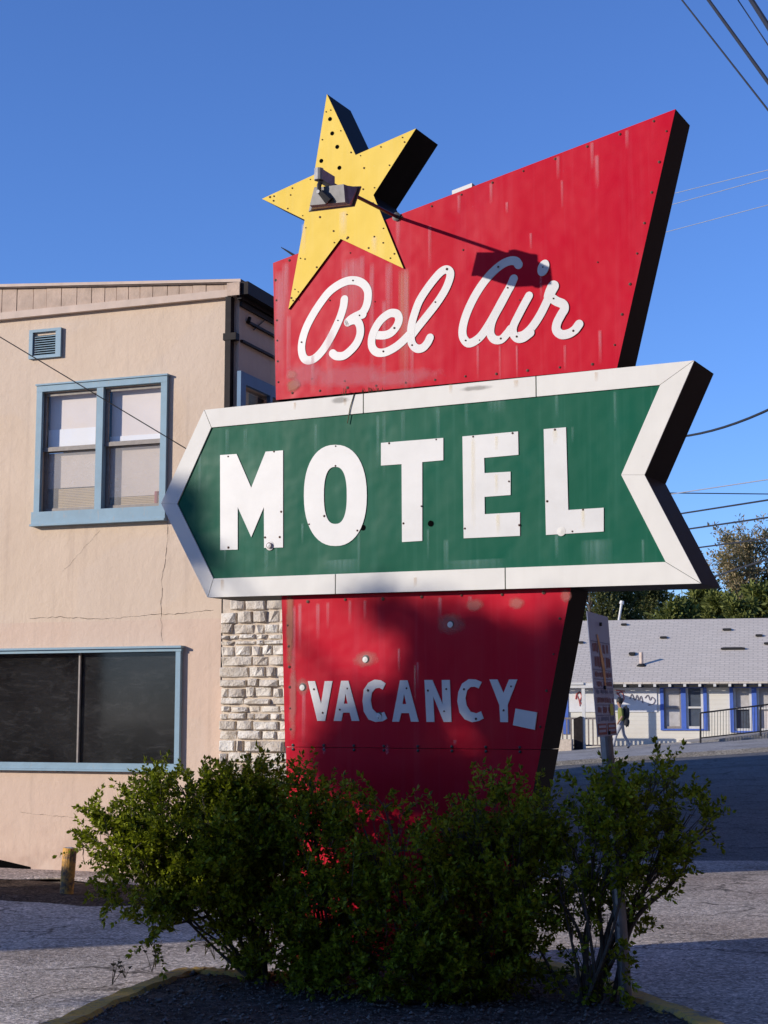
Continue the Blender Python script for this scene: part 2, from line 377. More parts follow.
# side wall: opening for the side window
S=Frame(B.O,20.3)  # helper for the side plane: hit plane with normal U
def side_wv(x,y):
    q=hit(x,y,B.O,B.U)-B.O; return float(q@B.W),float(q[2])
sw0=side_wv(242,383); sw1=side_wv(276,396)
SW=(sw0[0],sw0[0]+1.25,sw0[1]-1.25,sw0[1]-.02)
wall_with_openings(b,0,DEP,-.1,WT,[SW],.12,'s',0.)
b.face([(WLEFT,DEP,-.1),(WLEFT,DEP,WT),(0,DEP,WT),(0,DEP,-.1)]); b.face([(WLEFT,0,-.1),(WLEFT,0,WT),(WLEFT,DEP,WT),(WLEFT,DEP,-.1)])
# cracks
def crack(b,pts,wd,y=-.003):
    q=[buv(*p) for p in pts]; fine=[]
    for (a,c),(d,e) in zip(q[:-1],q[1:]):
        n=max(2,int(math.hypot(d-a,e-c)/.04))
        for i in range(n): t=i/n; fine.append((a+(d-a)*t+random.uniform(-.008,.008),c+(e-c)*t+random.uniform(-.008,.008)))
    for (a,c),(d,e) in zip(fine[:-1],fine[1:]):
        L=math.hypot(d-a,e-c) or 1; w2=wd*random.uniform(.3,1.2); nx,nz=-(e-c)/L*w2,(d-a)/L*w2
        b.face([(a-nx,y,c-nz),(d-nx,y,e-nz),(d+nx,y,e+nz),(a+nx,y,c+nz)])
b.mat('litter')
crack(b,[(30,618),(60,617),(105,619),(150,615),(190,613),(218,609)],.0022)
crack(b,[(168,522),(167,548),(162,580),(161,612),(162,645)],.0018)
crack(b,[(100,530),(60,575)],.0008); crack(b,[(82,830),(84,868)],.004); crack(b,[(30,700+70),(80,772)],.002)
crack(b,[(20,812),(75,818),(90,822)],.0012)
wall=b.build('wall',parent=bd)
# broken hole at wall base
b=MB(); a=buv(-3,866); c=buv(32,872); b.prism([(a[0],.0),(c[0],.0),(c[0]-.02,c[1]+.05),(a[0],a[1]+.07)],-.004,-.001); b.build('wall_gap','black',parent=bd)
# corner bead / expansion joint where stone begins
# roof: shed slab falling to the right, shingled wedge on the front
rl=buv(0,289); rr=buv(240,282,-.12)
slope=(rl[1]-buv(238,284)[1])/(rl[0]-buv(238,284)[0])
tR=buv(238,284)[1]
def rt(u): return tR+slope*u
fl=buv(0,317)[1]; 
b=MB(); b.mat('shingle')
wd=.26; u=.0; k=0
while u>WLEFT:
    wv=.17*random.uniform(.8,1.2); u2=max(WLEFT,u-wv); y=-.035-.010*random.random(); g=.0035
    b.prism([(u2+g,WT+.0),(u-g if u<0 else u,WT+.0),(u-g if u<0 else u,rt(u)-.012),(u2+g,rt(u2)-.012)],y,.03)
    u=u2
b.mat('brown') if 0 else b.mat('shingle'); b.prism([(WLEFT,WT-.01),(.0,WT-.01),(.0,rt(0)-.02),(WLEFT,rt(WLEFT)-.02)],-.02,.02)
b.build('shingle_band',parent=bd)
b=MB(); b.box(WLEFT,-.02,-.06,.0-.002,WT-.055,WT+.02); b.build('trim_board','rooftrim',parent=bd)
b=MB(); b.mat('brown'); ov=.28
def slab(u0,u1,w0,w1,t0,t1):
    b.hexa([(u0,w0,rt(u0)+t0),(u1,w0,rt(u1)+t0),(u1,w1,rt(u1)+t0),(u0,w1,rt(u0)+t0)],[(u0,w0,rt(u0)+t1),(u1,w0,rt(u1)+t1),(u1,w1,rt(u1)+t1),(u0,w1,rt(u0)+t1)])
b.mat('roofing'); slab(WLEFT-.2,.05,-.07,DEP+.1,-.012,.03)
b.mat('rooftrim'); slab(WLEFT-.2,.05,-.085,-.071,.0,.030)
b.build('roof',parent=bd)
b=MB(); b.mat('brown'); b.box(.002,.05,-.06,DEP,WT-.09,WT+.02); b.box(.05,.13,-.075,DEP,rt(.05)-.13,rt(.05)+.0)
b.box(.003,.03,.0,DEP,WT-.15,WT-.10)
b.mat('shingle'); b.box(-.09,.049,-.105,-.0865,WT-.06,rt(0)-.01)
b.build('gutter',parent=bd)
# downspout
b=MB(); b.mat('brown'); dl=buv(228.5,350)[0]; dr=buv(234,350)[0]
b.box(dl,dr,-.085,-.006,1.9,WT-.06); b.box(dl-.02,dr+.06,-.09,-.002,buv(230,340)[1]-.02,buv(230,335)[1]); b.build('downspout',parent=bd)
# conduits on the shaded side
def sidept(x,y,o=.03):
    wq,vq=side_wv(x,y); return (o,wq,vq)
b=MB(); b.mat('brown')
for pa,pb in (((246,322),(273,337)),((240,341),(273,358))):
    A=sidept(*pa); Bq=sidept(*pb); z=A[2]; b.box(.002,.035,A[1],A[1]+5,z-.012,z+.012)
b.tube([sidept(246,322),sidept(247,318)],.02); b.tube([sidept(252,330,.02),(.02,sidept(272,312)[1],sidept(272,312)[2])],.006)
b.build('conduit',parent=bd)
# windows
def cut_panel(b,u0,u1,v0,v1,y,t=.004): b.box(u0,u1,y,y+t,v0,v1)
def gl_panel(b,u0,u1,v0,v1,y): b.quad(u0,u1,v0,v1,y)
wn=empty('window',(0,0,0)); wn.parent=bd
def frame_box(b,u0,u1,v0,v1,wd,y0,y1,wt=None,wb=None):
    wt=wt or wd; wb=wb or wd
    b.box(u0,u0+wd,y0,y1,v0+wb,v1-wt); b.box(u1-wd,u1,y0,y1,v0+wb,v1-wt); b.box(u0,u1,y0,y1,v1-wt,v1); b.box(u0,u1,y0,y1,v0,v0+wb)
fo_l=buv(37.5,450)[0]; fo_r=buv(168,450)[0]; fo_t=buv(100,382)[1]; fo_b=buv(100,522)[1]
b=MB(); b.mat('blue')
m0=buv(97.5,450)[0]; m1=buv(104,450)[0]
sill_t=buv(100,509.5)[1]
b.box(fo_l,uw_l+.012,-.045,.0-.002,sill_t,fo_t-.065); b.box(uw_r-.012,fo_r,-.045,-.002,sill_t,fo_t-.065); b.box(m0,m1,-.040,.07,sill_t,fo_t-.068)
b.box(fo_l,fo_r,-.047,-.002,fo_t-.065,fo_t); b.box(fo_l-.02,fo_r+.005,-.055,-.002,fo_b,sill_t); b.box(fo_l-.02,fo_r+.01,-.085,-.002,fo_b-.022,fo_b-.001)
b.box(fo_l-.01,fo_r+.01,-.06,-.002,fo_t+.001,fo_t+.018)
b.build('window_frame',parent=wn)
def sash(u0,u1,vm,yb,top_shade,low_mat,blind_t):
    v1=uw_t-.004; v0=sill_t+.002
    b=MB(); b.mat('sash'); frame_box(b,u0,u1,vm-.0,v1,.03,.012,.04,.03,.035); frame_box(b,u0,u1,v0,vm+.01,.034,.042,.07,.03,.04)
    b.box(u0,u1,.005,.012,vm-.012,vm+.028)
    b.build('sash',parent=wn)
    g=MB(); g.mat('glass'); gl_panel(g,u0+.03,u1-.03,vm+.035,v1-.03,.024); g.mat('screen'); gl_panel(g,u0+.034,u1-.034,v0+.04,vm-.02,.05); g.build('pane',parent=wn)
    h=v1-vm
    s=MB(); s.mat('shade'); cut_panel(s,u0+.03,u1-.02,vm+.0,v1,.09); s.mat('shadewhite'); cut_panel(s,u0+.02,u1-.02,vm-.0,vm+h*top_shade,.08)
    lw=vm-v0
    s.mat('shade'); cut_panel(s,u0+.02,u1-.03,v0+lw*yb,vm-.02,.095)
    s.mat('blind')
    zz=v0+.045
    while zz<v0+lw*blind_t: s.box(u0+(u1-u0)*.24,u1-.045,.082,.094,zz,zz+.013); zz+=.017
    s.build('roller_shade',parent=wn)
    return v0,lw
sl0=buv(43,450)[0]; sl1=m0-.004; sr0=m1+.004; sr1=buv(160.5,450)[0]
vmid=buv(100,447)[1]
sash(uw_l+.005,sl1,vmid,.40,.38,'screen',.36)
sash(sr0,uw_r-.006,vmid+.015,.20,.17,'screen',.17)
b=MB(); cu=uw_r-.11; b.tube([(cu,.10,sill_t+.035),(cu,.10,sill_t+.17)],.03,10); b.build('red_cup','redthing',parent=wn)
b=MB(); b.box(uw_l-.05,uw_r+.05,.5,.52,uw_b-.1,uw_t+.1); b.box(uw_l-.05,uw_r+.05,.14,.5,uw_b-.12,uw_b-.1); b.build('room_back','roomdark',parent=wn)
# lower window
wn2=empty('window',(0,0,0)); wn2.parent=bd
b=MB(); b.mat('blue')
fl_l=lw_l-.05; fl_r=lw_r+.045; ft=lw_t+.035; fb=lw_b-.05
b.box(lw_r-.008,fl_r,-.05,-.002,lw_b,lw_t); b.box(lw_l-.05,lw_l,-.05,-.002,lw_b,lw_t)
b.box(fl_l,fl_r+.01,-.055,-.002,lw_t-.008,ft-.012); b.box(fl_l,fl_r+.02,-.08,-.002,ft-.01,ft+.012)
b.box(fl_l,fl_r,-.05,-.002,fb,lw_b+.012); b.box(fl_l,fl_r+.02,-.07,-.002,fb-.02,fb-.001)
b.build('window_frame',parent=wn2)
b=MB(); b.mat('sash'); dv=buv(78,700)[0]; b.box(dv-.009,dv+.009,.01,.04,lw_b+.012,lw_t-.01); b.build('divider',parent=wn2); b=MB(); b.mat('sash'); dv2=2*dv-lw_r-.1; b.box(dv2-.014,dv2+.014,.01,.04,lw_b+.012,lw_t-.01); b.build('divider',parent=wn2)
b=MB(); b.mat('dustglass'); gl_panel(b,lw_l,lw_r,lw_b,lw_t,.045); b.build('pane',parent=wn2)
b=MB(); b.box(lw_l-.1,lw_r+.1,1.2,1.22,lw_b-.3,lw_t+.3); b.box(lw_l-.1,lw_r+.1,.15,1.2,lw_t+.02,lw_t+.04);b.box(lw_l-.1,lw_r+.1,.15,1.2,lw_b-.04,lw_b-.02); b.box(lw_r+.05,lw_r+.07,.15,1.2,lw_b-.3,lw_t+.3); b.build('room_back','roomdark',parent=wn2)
# side window
wn3=empty('window',(0,0,0)); wn3.parent=bd
b=MB(); b.mat('darkblue'); a0,a1,c0,c1=SW
for (q0,q1,z0,z1) in ((a0-.12,a0,c0-.1,c1+.12),(a1,a1+.12,c0-.1,c1+.12),(a0,a1,c1,c1+.12),(a0,a1,c0-.1,c0),((a0+a1)/2-.03,(a0+a1)/2+.03,c0,c1)): b.box(.003,.045,q0,q1,z0,z1)
b.build('window_frame',parent=wn3)
b=MB(); b.mat('glass'); b.box(-.03,-.026,a0,a1,c0,c1); b.build('pane',parent=wn3)
b=MB(); b.mat('blind'); b.box(-.10,-.09,a0,a0+.35,c0,c1); b.mat('roomdark'); b.box(-.5,-.48,a0+.02,a1+.1,c0-.1,c1+.1); b.build('curtain',parent=wn3)
# vent
b=MB(); b.mat('blue'); p=[buv(31,331),buv(62,357)]; frame_box(b,p[0][0],p[1][0],p[1][1],p[0][1],.045,-.035,-.002,.03,.03)
b.box(p[1][0]-.065,p[1][0]-.046,-.032,-.004,p[1][1]+.03,p[0][1]-.03)
n=9
for i in range(n):
    z=vt_b+(vt_t-vt_b)*(i+.5)/n; b.hexa([(vt_l,-.02,z-.010),(vt_r,-.02,z-.010),(vt_r,.03,z+.012),(vt_l,.03,z+.012)],[(vt_l,-.02,z-.004),(vt_r,-.02,z-.004),(vt_r,.03,z+.018),(vt_l,.03,z+.018)])
b.mat('roomdark'); b.box(vt_l,vt_r,.06,.07,vt_b,vt_t); b.build('vent',parent=bd)
# hidden block added behind the front block to shade the street
b=MB(); b.mat('stucco'); rw=empty('street_shade_block',(-4,27,0),0,'long unseen block added behind the tan motel to shade the street','building')
b.box(-9,5.2,0,13.,-.1,5.6); b.build('wall',parent=rw)
b=MB(); b.mat('roofing'); b.box(-9.3,5.5,-.3,13.3,5.6,5.85); b.build('roof',parent=rw)
# ================================================================= STONE WALL
def stone_mat():
    k=NT('whitewashed limestone'); v=k.coord(); g=k.n('ShaderNodeNewGeometry')
    c=k.ramp(g.outputs['Random Per Island'],[(0,(.60,.53,.44)),(.5,(.73,.66,.56)),(1,(.82,.77,.68))])
    c=k.mix(k.math('MULTIPLY',k.ramp(k.noise(9,v,5,.7),[(.45,0),(.65,1)]),.6),c,(.50,.40,.29))
    c=k.mix(k.math('MULTIPLY',k.ramp(k.noise(28,v,4,.7),[(.62,0),(.72,1)]),.6),c,(.16,.14,.13))
    k.col(c); k.rough(.9); k.bump(k.math('ADD',k.noise(14,v,5,.7),k.math('MULTIPLY',k.noise(50,v,3),.4)),1.,.025); return k.m
M['stone']=stone_mat(); M['mortar']=simple('tan mortar',(.60,.50,.39),.95,.2,12,.6)
su0=buv(221,700,-.13)[0]; su1=buv(330,700,-.13)[0]; stop=buv(250,560)[1]
b=MB(); b.mat('mortar'); b.box(su0,su1,-.115,.25,-.05,stop)
b.mat('stone'); z=0.02
while z<stop-.04:
    h=random.uniform(.055,.125); 
    u=su0-random.uniform(0,.02)+(random.uniform(.05,.16) if z>stop-.55 else 0)
    while u<su1:
        wv=random.choice([random.uniform(.08,.2),random.uniform(.14,.34)]); u2=min(su1,u+wv)
        if u2-u>.04:
            j=lambda s=.010: random.uniform(-s,s)
            hh=h-.016+j(.006); y=-.142+random.uniform(-.018,.015); zz=z+j(.005)
            # bevelled irregular block
            fr=[(u+.016+j(),y+j(.012),zz+.012+j(.006)),((u+u2)/2+j(.03),y-.012+j(.012),zz+.007+j(.004)),(u2-.018+j(),y+j(.012),zz+.012+j(.006)),(u2-.016+j(),y+j(.012),zz+hh-.012+j(.006)),((u+u2)/2+j(.03),y-.012+j(.012),zz+hh-.006+j(.005)),(u+.016+j(),y+j(.012),zz+hh-.010+j(.006))]
            m_=(u+u2)/2; bk=[(u+.004,-.10,zz),(m_,-.10,zz),(u2-.007,-.10,zz),(u2-.007,-.10,zz+hh),(m_,-.10,zz+hh),(u+.004,-.10,zz+hh)]
            mid=[(a[0]*.25+c[0]*.75,a[1]*.8+c[1]*.2,a[2]*.25+c[2]*.75) for a,c in zip(fr,bk)]
            b.idx(fr+mid+bk,[(0,1,4,5),(1,2,3,4)]+[(6*q+(i+1)%6,6*q+i,6*q+6+i,6*q+6+(i+1)%6) for q in(0,1) for i in range(6)])
        u=u2+random.uniform(.004,.012)
    z+=h
so_=b.build('stone_wall',loc=(BC[0],BC[1],0),rotz=B.rot); tag(so_,'rough white limestone wall at the lower right corner of the tan building','wall')
# ================================================================= THE SIGN
S0=at(450,480,9.8)
GR=.10
SG=Frame((S0[0],S0[1],0),27.3)
def g(x,y,w=0): return SG.uv(x,y,w)
sign=empty('motel_sign',(S0[0],S0[1],0),SG.rot,'tall red roadside motel sign with green arrow and yellow star','sign')
def gp(pts,w=0): return [g(*p,w) for p in pts]
def screws(b,pts,y,r=.009,mat='screw'):
    b.mat(mat)
    for (u,v) in pts: b.disc(u+random.uniform(-.003,.003),v+random.uniform(-.003,.003),y,r*random.uniform(.7,1.15),8,.004)
def along(p,q,n,inset=(0,0)):
    return [(p[0]+(q[0]-p[0])*t+inset[0],p[1]+(q[1]-p[1])*t+inset[1]) for t in [(i+.5)/n for i in range(n)]]
def run(b,x,y0,y1,wpx,mat,yy):  # pale streak decal: px column x, from y0 to y1
    (u,vt)=g(x,y0); (_,vb)=g(x,y1); hw=wpx*.5/148; b.mat(mat); b.quad(u-hw,u+hw,vb,vt,yy)
def blob(b,x,y,rx,ry,mat,yy):
    u,v=g(x,y); b.mat(mat); b.quad(u-rx/148,u+rx/148,v-ry/156,v+ry/156,yy)
# ---- upper panel
up=gp([(273,263),(675.5,109),(617,368),(276,400)])
TH=.30
b=MB(); b.mat('red'); b.prism(up,0,TH,'side','red')
y=-.0015
for x,y0,y1,wp,m in [(353,258,345,26,'run_pale'),(345,268,330,9,'run_pale'),(362,255,318,7,'run_pale'),(372,262,395,6,'run_pale'),(404,268,396,13,'run_peach'),(406,268,398,5,'run_pale'),
    (389,262,340,9,'run_pale'),(384,300,394,5,'run_pale'),(412,345,395,5,'run_pale'),(398,215,250,6,'run_pale'),(289,315,392,6,'run_pale'),(280,270,398,14,'run_pale'),(286,262,330,10,'run_pale'),
    (313,355,395,5,'run_pale'),(459,195,215,4,'run_pale'),(491,183,205,4,'run_pale'),(558,156,180,4,'run_pale'),(562,180,209,3,'run_pale'),(592,142,170,4,'run_pale'),(627,130,150,4,'run_pale'),
    (541,270,300,3,'run_pale'),(500,345,385,2.5,'run_pale'),(517,345,380,2.5,'run_pale'),(531,233,250,3,'run_pale'),(507,202,214,3,'run_pale'),(565,345,372,3,'run_pale'),(478,345,380,3,'run_pale'),(597,155,190,5,'run_pale'),(430,225,270,4,'run_pale'),(330,330,398,10,'run_pale'),(600,330,365,4,'run_pale')]:
    run(b,x,y0,y1,wp,m,y); y-=.00012
for x,yy_,rx,ry,m in [(350,376,50,14,'blob_pale'),(293,385,9,9,'blob_rust'),(306,374,26,16,'blob_pale'),(292,375,8,6,'blob_pink'),(400,378,50,10,'blob_pale')]:
    blob(b,x,yy_,rx,ry,m,y); y-=.00012
P=up
screws(b,along((P[0][0]+.02,P[0][1]-.02),(P[1][0]-.03,P[1][1]-.03),13),-.003)
screws(b,along((P[1][0]-.035,P[1][1]-.04),(P[2][0]-.035,P[2][1]+.05),8),-.003)
screws(b,along((P[3][0]+.02,P[3][1]+.035),(P[2][0]-.05,P[2][1]+.035),11),-.003)
screws(b,along((P[0][0]+.02,P[0][1]-.05),(P[3][0]+.02,P[3][1]+.05),6),-.003)
screws(b,gp([(350,253),(375,302),(312,379),(345,381),(480,340),(598,262),(520,300),(463,250),(330,300)]),-.003,.006)
# turned metal lip around the face edge
b.mat('side'); rim=[(p,q) for p,q in zip(P,P[1:]+P[:1])]
upo=b.build('upper_panel',parent=sign)
# small white vent block on the top edge
a=g(450,191); c=g(470,184); b=MB(); b.mat('white'); b.hexa([(a[0],.03,a[1]-.02),(c[0],.03,c[1]-.02),(c[0],.12,c[1]-.02),(a[0],.12,a[1]-.02)],[(a[0],.03,a[1]+.012),(c[0],.03,c[1]+.016),(c[0],.12,c[1]+.016),(a[0],.12,a[1]+.012)]); b.build('roof_tab',parent=upo)
a=g(281,252,.1); c=g(296,257,.1)
b=MB(); b.mat('side'); b.hexa([(a[0],.1,a[1]+.03),(c[0],.1,c[1]-.01),(c[0],.18,c[1]-.01),(a[0],.18,a[1]+.03)],[(a[0],.1,a[1]+.036),(c[0],.1,c[1]+.012),(c[0],.18,c[1]+.012),(a[0],.18,a[1]+.036)]); b.build('bent_bracket',parent=upo)
# ---- script lettering
def catmull(P,n=8):
    P=[np.array(p,float) for p in P]; P=[2*P[0]-P[1]]+P+[2*P[-1]-P[-2]]; out=[]
    for i in range(1,len(P)-2):
        for k in range(n):
            t=k/n; out.append(.5*((2*P[i])+(-P[i-1]+P[i+1])*t+(2*P[i-1]-5*P[i]+4*P[i+1]-P[i+2])*t*t+(-P[i-1]+3*P[i]-3*P[i+1]+P[i+2])*t**3))
    out.append(P[-2]); return out
def stroke(b,px,width,y0=-.006,rise=.0025,w_end=None):
    y0=y0*.45; rise=rise*.45
    c=catmull(px); q=[np.array(g(*p)) for p in c]; n=len(q); k=1/148.
    L=[];Rr=[]
    for i in range(n):
        d=q[min(i+1,n-1)]-q[max(i-1,0)]; d/=np.linalg.norm(d)+1e-9; nn=np.array([-d[1],d[0]])
        ww=width if w_end is None else width+(w_end-width)*i/(n-1)
        L.append(q[i]+nn*ww*.5*k); Rr.append(q[i]-nn*ww*.5*k)
    def Y(i): return y0-rise*i/(n-1)
    vs=[];fs=[]
    for i in range(n):
        vs+=[(L[i][0],Y(i),L[i][1]),(Rr[i][0],Y(i),Rr[i][1]),(L[i][0],-.0005,L[i][1]),(Rr[i][0],-.0005,Rr[i][1])]
    for i in range(n-1):
        a=4*i; c2=a+4; fs+=[(a,a+1,c2+1,c2),(a,c2,c2+2,a+2),(a+1,a+3,c2+3,c2+1)]
    b.idx(vs,fs)
    for e in (0,n-1):
        d=(q[0]-q[1]) if e==0 else (q[-1]-q[-2]); d/=np.linalg.norm(d); nn=np.array([-d[1],d[0]]); ww=(width if (w_end is None or e==0) else w_end)*.5*k
        arc=[q[e]+nn*ww*math.cos(t)+d*ww*math.sin(t) for t in np.linspace(0,math.pi,9)]
        b.face([(p[0],Y(e),p[1]) for p in arc])
        for i in range(8): b.face([(arc[i][0],Y(e),arc[i][1]),(arc[i+1][0],Y(e),arc[i+1][1]),(arc[i+1][0],-.0005,arc[i+1][1]),(arc[i][0],-.0005,arc[i][1])])
def z1(p): return [(290+x/7.68,250+y/7.68) for x,y in p]
def z2(p): return [(360+x/7.68,250+y/7.68) for x,y in p]
def z3(p): return [(450+x/8.54,240+y/8.54) for x,y in p]
def z4(p): return [(510+x/8.54,240+y/8.54) for x,y in p]
b=MB(); b.mat('white')
stroke(b,z1([(419,380),(410,440),(385,520),(345,610),(298,700),(245,780),(190,833),(140,848),(105,825),(90,765),(97,690),(125,600),(170,510),(230,415),(300,325),(375,268),(445,238),(510,237),(565,262),(597,310),(600,370),(588,430),(560,480),(520,505)]),8.3)
stroke(b,z1([(560,495),(520,506),(475,530),(447,555)]),8.6,-.0095,.001)
stroke(b,z1([(450,552),(490,540),(520,548),(540,590),(540,650),(515,715),(470,770),(415,812),(360,815),(330,795)]),8.2,-.0105,.002)
screws(b,[g(*p) for p in z1([(487,235),(372,540),(537,503),(88,712)])],-.0065,.006); b.build('letter_b',parent=upo)
b=MB(); b.mat('white')
stroke(b,z2([(135,655),(190,655),(240,635),(280,590),(300,540),(292,500),(265,485),(220,492),(160,540),(115,610),(92,680),(95,745),(130,785),(190,787),(260,755),(320,710),(375,655)]),8.1)
screws(b,[g(*p) for p in z2([(265,597),(182,780)])],-.006,.008); b.build('letter_e',parent=upo)
b=MB(); b.mat('white')
stroke(b,z2([(405,650),(450,590),(530,490),(595,405),(655,310),(690,225),(695,175),(670,152),(635,162),(590,205),(520,295),(460,390),(425,480),(400,570),(393,650),(402,720),(440,758),(485,752),(520,715),(540,675)]),8.0,-.0115,.002)
screws(b,[g(*p) for p in z2([(673,148),(583,403),(403,732)])],-.008,.008); b.build('letter_l',parent=upo)
b=MB(); b.mat('white')
stroke(b,z3([(587,212),(562,182),(510,180),(440,212),(360,280),(280,375),(205,495),(145,625),(112,740),(112,825),(150,878),(200,872),(262,825),(320,745),(385,635),(450,515),(510,410),(545,332)]),8.2)
stroke(b,z3([(500,430),(440,545),(375,665),(350,745),(350,810),(385,852),(440,850),(490,800),(520,760)]),7.8,-.0095,.002)
screws(b,[g(*p) for p in z3([(415,235),(495,413),(133,858),(438,843)])],-.007,.007); b.build('letter_a',parent=upo)
b=MB(); b.mat('white')
stroke(b,z3([(677,478),(640,545),(590,640),(545,735),(543,800),(580,842),(630,838),(690,795)]),7.8,-.013,.002)
dc=g(*z4([(288,240)])[0]); ds=[]
for i in range(20):
    t=2*math.pi*i/20; rx,ry=5.4,8.6; a_=R(22); px_=z4([(288,240)])[0]; ds.append(g(px_[0]+rx*math.cos(t)*math.cos(a_)-ry*math.sin(t)*math.sin(a_),px_[1]+rx*math.cos(t)*math.sin(a_)+ry*math.sin(t)*math.cos(a_)))
b.prism(ds,-.007,-.0005)
screws(b,[g(*p) for p in z4([(285,230),(60,825)])],-.009,.007); b.build('letter_i',parent=upo)
b=MB(); b.mat('white')
stroke(b,z4([(55,828),(120,810),(190,745),(260,640),(320,520),(350,450)]),8.0,-.0095,.002)
stroke(b,z4([(335,480),(350,440),(372,398)]),10,-.013,.001,11)
stroke(b,z4([(350,490),(400,525),(455,550),(468,590),(440,640),(405,710),(400,770),(440,808),(500,803),(555,770),(592,722)]),8.4,-.0145,.002)
screws(b,[g(*p) for p in z4([(372,502),(545,780)])],-.009,.007); b.build('letter_r',parent=upo)
# ---- star
ST=-.014
sp=gp([(326.9,94),(355.6,155),(416,128.4),(373.4,195),(403.4,268.4),(340.6,238.8),(288.4,309),(304.7,219.7),(262,198.8),(314,174.7)],ST)
b=MB(); b.mat('yellow'); b.prism(sp,ST,TH+.02,'side','yellow')
cen=(sum(p[0] for p in sp)/10,sum(p[1] for p in sp)/10)
scr=[]
for i in range(10):
    p,q=sp[i],sp[(i+1)%10]
    for t in (.12,.5,.88) if True else []:
        x_,y_=p[0]+(q[0]-p[0])*t,p[1]+(q[1]-p[1])*t; scr.append((x_+(cen[0]-x_)*.09,y_+(cen[1]-y_)*.09))
screws(b,scr,ST-.003,.006)
zs=lambda x,y:(240+x/3.2,80+y/3.2)
for x_,y_ in ((288,125),(295,171),(311,214),(318,281),(260,259)):
    u,v=g(*zs(x_,y_),ST); b.mat('black'); b.disc(u,v,ST-.002,.0145,12,.001)
b.mat('run_rust'); u,v=g(*zs(431,495),ST); b.disc(u,v,ST-.002,.024,14,.001)
b.mat('rust'); 
screws(b,[g(*zs(x_,y_),ST) for x_,y_ in ((397,283),(343,431),(300,482),(430,500),(458,520),(208,573),(165,697),(180,700),(170,705),(163,368),(97,375),(345,505),(395,350),(255,440))],ST-.003,.007)
for x_,y0,y1,wp,m in ((430,500,560,8,'run_cream'),(205,460,560,6,'run_cream'),(330,420,500,10,'run_cream')):
    u,vt=g(240+x_/3.2,80+y0/3.2,ST); _,vb=g(240+x_/3.2,80+y1/3.2,ST); b.mat(m); b.quad(u-wp/300,u+wp/300,vb,vt,ST-.0015)
b.build('star',parent=sign)
# ---- arrow
AF=-.06; AB=TH+.05
def ga(*p): return g(*p,AF)
ao=[ga(*p) for p in ((204.5,410),(694.5,360.5),(644.7,475),(701.5,583.5),(208,597.5),(161.5,503.5))]
ai=[ga(*p) for p in ((211.6,427.6),(660.5,385),(621.5,475),(666,562),(213.7,578.6),(177.6,504))]
b=MB(); b.mat('green'); b.prism(ao,AF+.004,AB-.004,'side','green')
y=AF+.003
for x,y0,y1,wp in [(388,414,480,4),(382,416,470,4),(407,412,450,5),(442,408,455,4),(320,425,470,4),(271,550,578,5),(281,548,570,3),(363,527,578,4),(450,540,575,6),(345,560,578,40),(480,560,578,60),(560,535,560,4),(205,440,500,4),(232,430,460,5),(250,430,455,5),(618,393,430,3),(646,540,570,3),(230,550,565,3),(307,524,545,3),(576,428,445,3),(432,530,560,3),(470,400,430,4),(560,395,420,4),(600,540,578,30),(500,395,415,20)]:
    run(b,x,y0,y1,wp,'run_green',y); y-=.0001
for x_,y_ in ((362.5,527.5),(430.5,523.5)):
    u,v=ga(x_,y_); b.mat('run_cream'); b.disc(u,v,y-.0002,.026,14,.0001); b.mat('black'); b.disc(u,v,y-.0006,.019,14,.0006)
arr=b.build('arrow_panel',parent=sign)
# border: six mitred pieces with thin open joints
b=MB(); b.mat('trim_white'); n=6
def lerp(p,q,t): return (p[0]+(q[0]-p[0])*t,p[1]+(q[1]-p[1])*t)
for i in range(n):
    j=(i+1)%n; e=.0012
    segs=[(0,1)] if i not in (0,3) else [(0,.36),(.36,.71),(.71,1)]
    for (s0,s1) in segs:
        A=lerp(ao[i],ao[j],s0+e*1.0); Bq=lerp(ao[i],ao[j],s1-e*1.0); Cq=lerp(ai[i],ai[j],s1-e*1.2); D=lerp(ai[i],ai[j],s0+e*1.2)
        if i in (0,3):
            def inn_(u): t=(u-ai[i][0])/(ai[j][0]-ai[i][0]); return lerp(ai[i],ai[j],t)
            if s0>0: D=inn_(A[0])
            if s1<1: Cq=inn_(Bq[0])
        b.prism([A,Bq,Cq,D],AF-.006,AF+.003)
b.mat('run_rust'); yy=AF-.008
for x,y0,y1,wp in [(228,580,592,5),(520,382,390,5),(350,400,408,4),(300,404,412,3),(455,386,396,4),(600,374,384,4),(420,578,588,4)]: run(b,x,y0,y1,wp,'run_rust',yy); yy-=.0001
blob(b,345,402,12,4,'blob_grime',yy); blob(b,480,390,18,3,'blob_grime',yy-.0002)
b.build('border',parent=arr)
# side flanges of the arrow (dark returns, slightly inset liner)
def letter(name,polys,y0,y1,parent,scr=(),w=AF,runs=()):
    b=MB(); b.mat('white')
    for p in polys: b.prism([g(*q,w) for q in p],y0,y1)
    yy=y0-.001
    for x,a,c,wp,m in runs:
        u,vt=g(x,a,w); _,vb=g(x,c,w); b.mat(m); b.quad(u-wp/300,u+wp/300,vb,vt,yy); yy-=.0001
    screws(b,[g(*q,w) for q in scr],y0-.002,.0075)
    return b.build(name,parent=parent)
zM=lambda p:[(160+x/4.655,390+y/4.655) for x,y in p]; zO=lambda p:[(290+x/4.8,410+y/4.8) for x,y in p]; zE=lambda p:[(450+x/4.8,410+y/4.8) for x,y in p]
L0,L1=AF-.0015,AF+.003
o_=letter('letter_m',[zM([(280,303),(357,298),(425,455),(492,287),(573,281),(573,733),(485,735),(484,545),(425,685),(362,545),(362,743),(281,745)])],L0,L1,arr,zM([(318,308),(530,288),(565,568),(318,735),(490,685),(558,685)]))
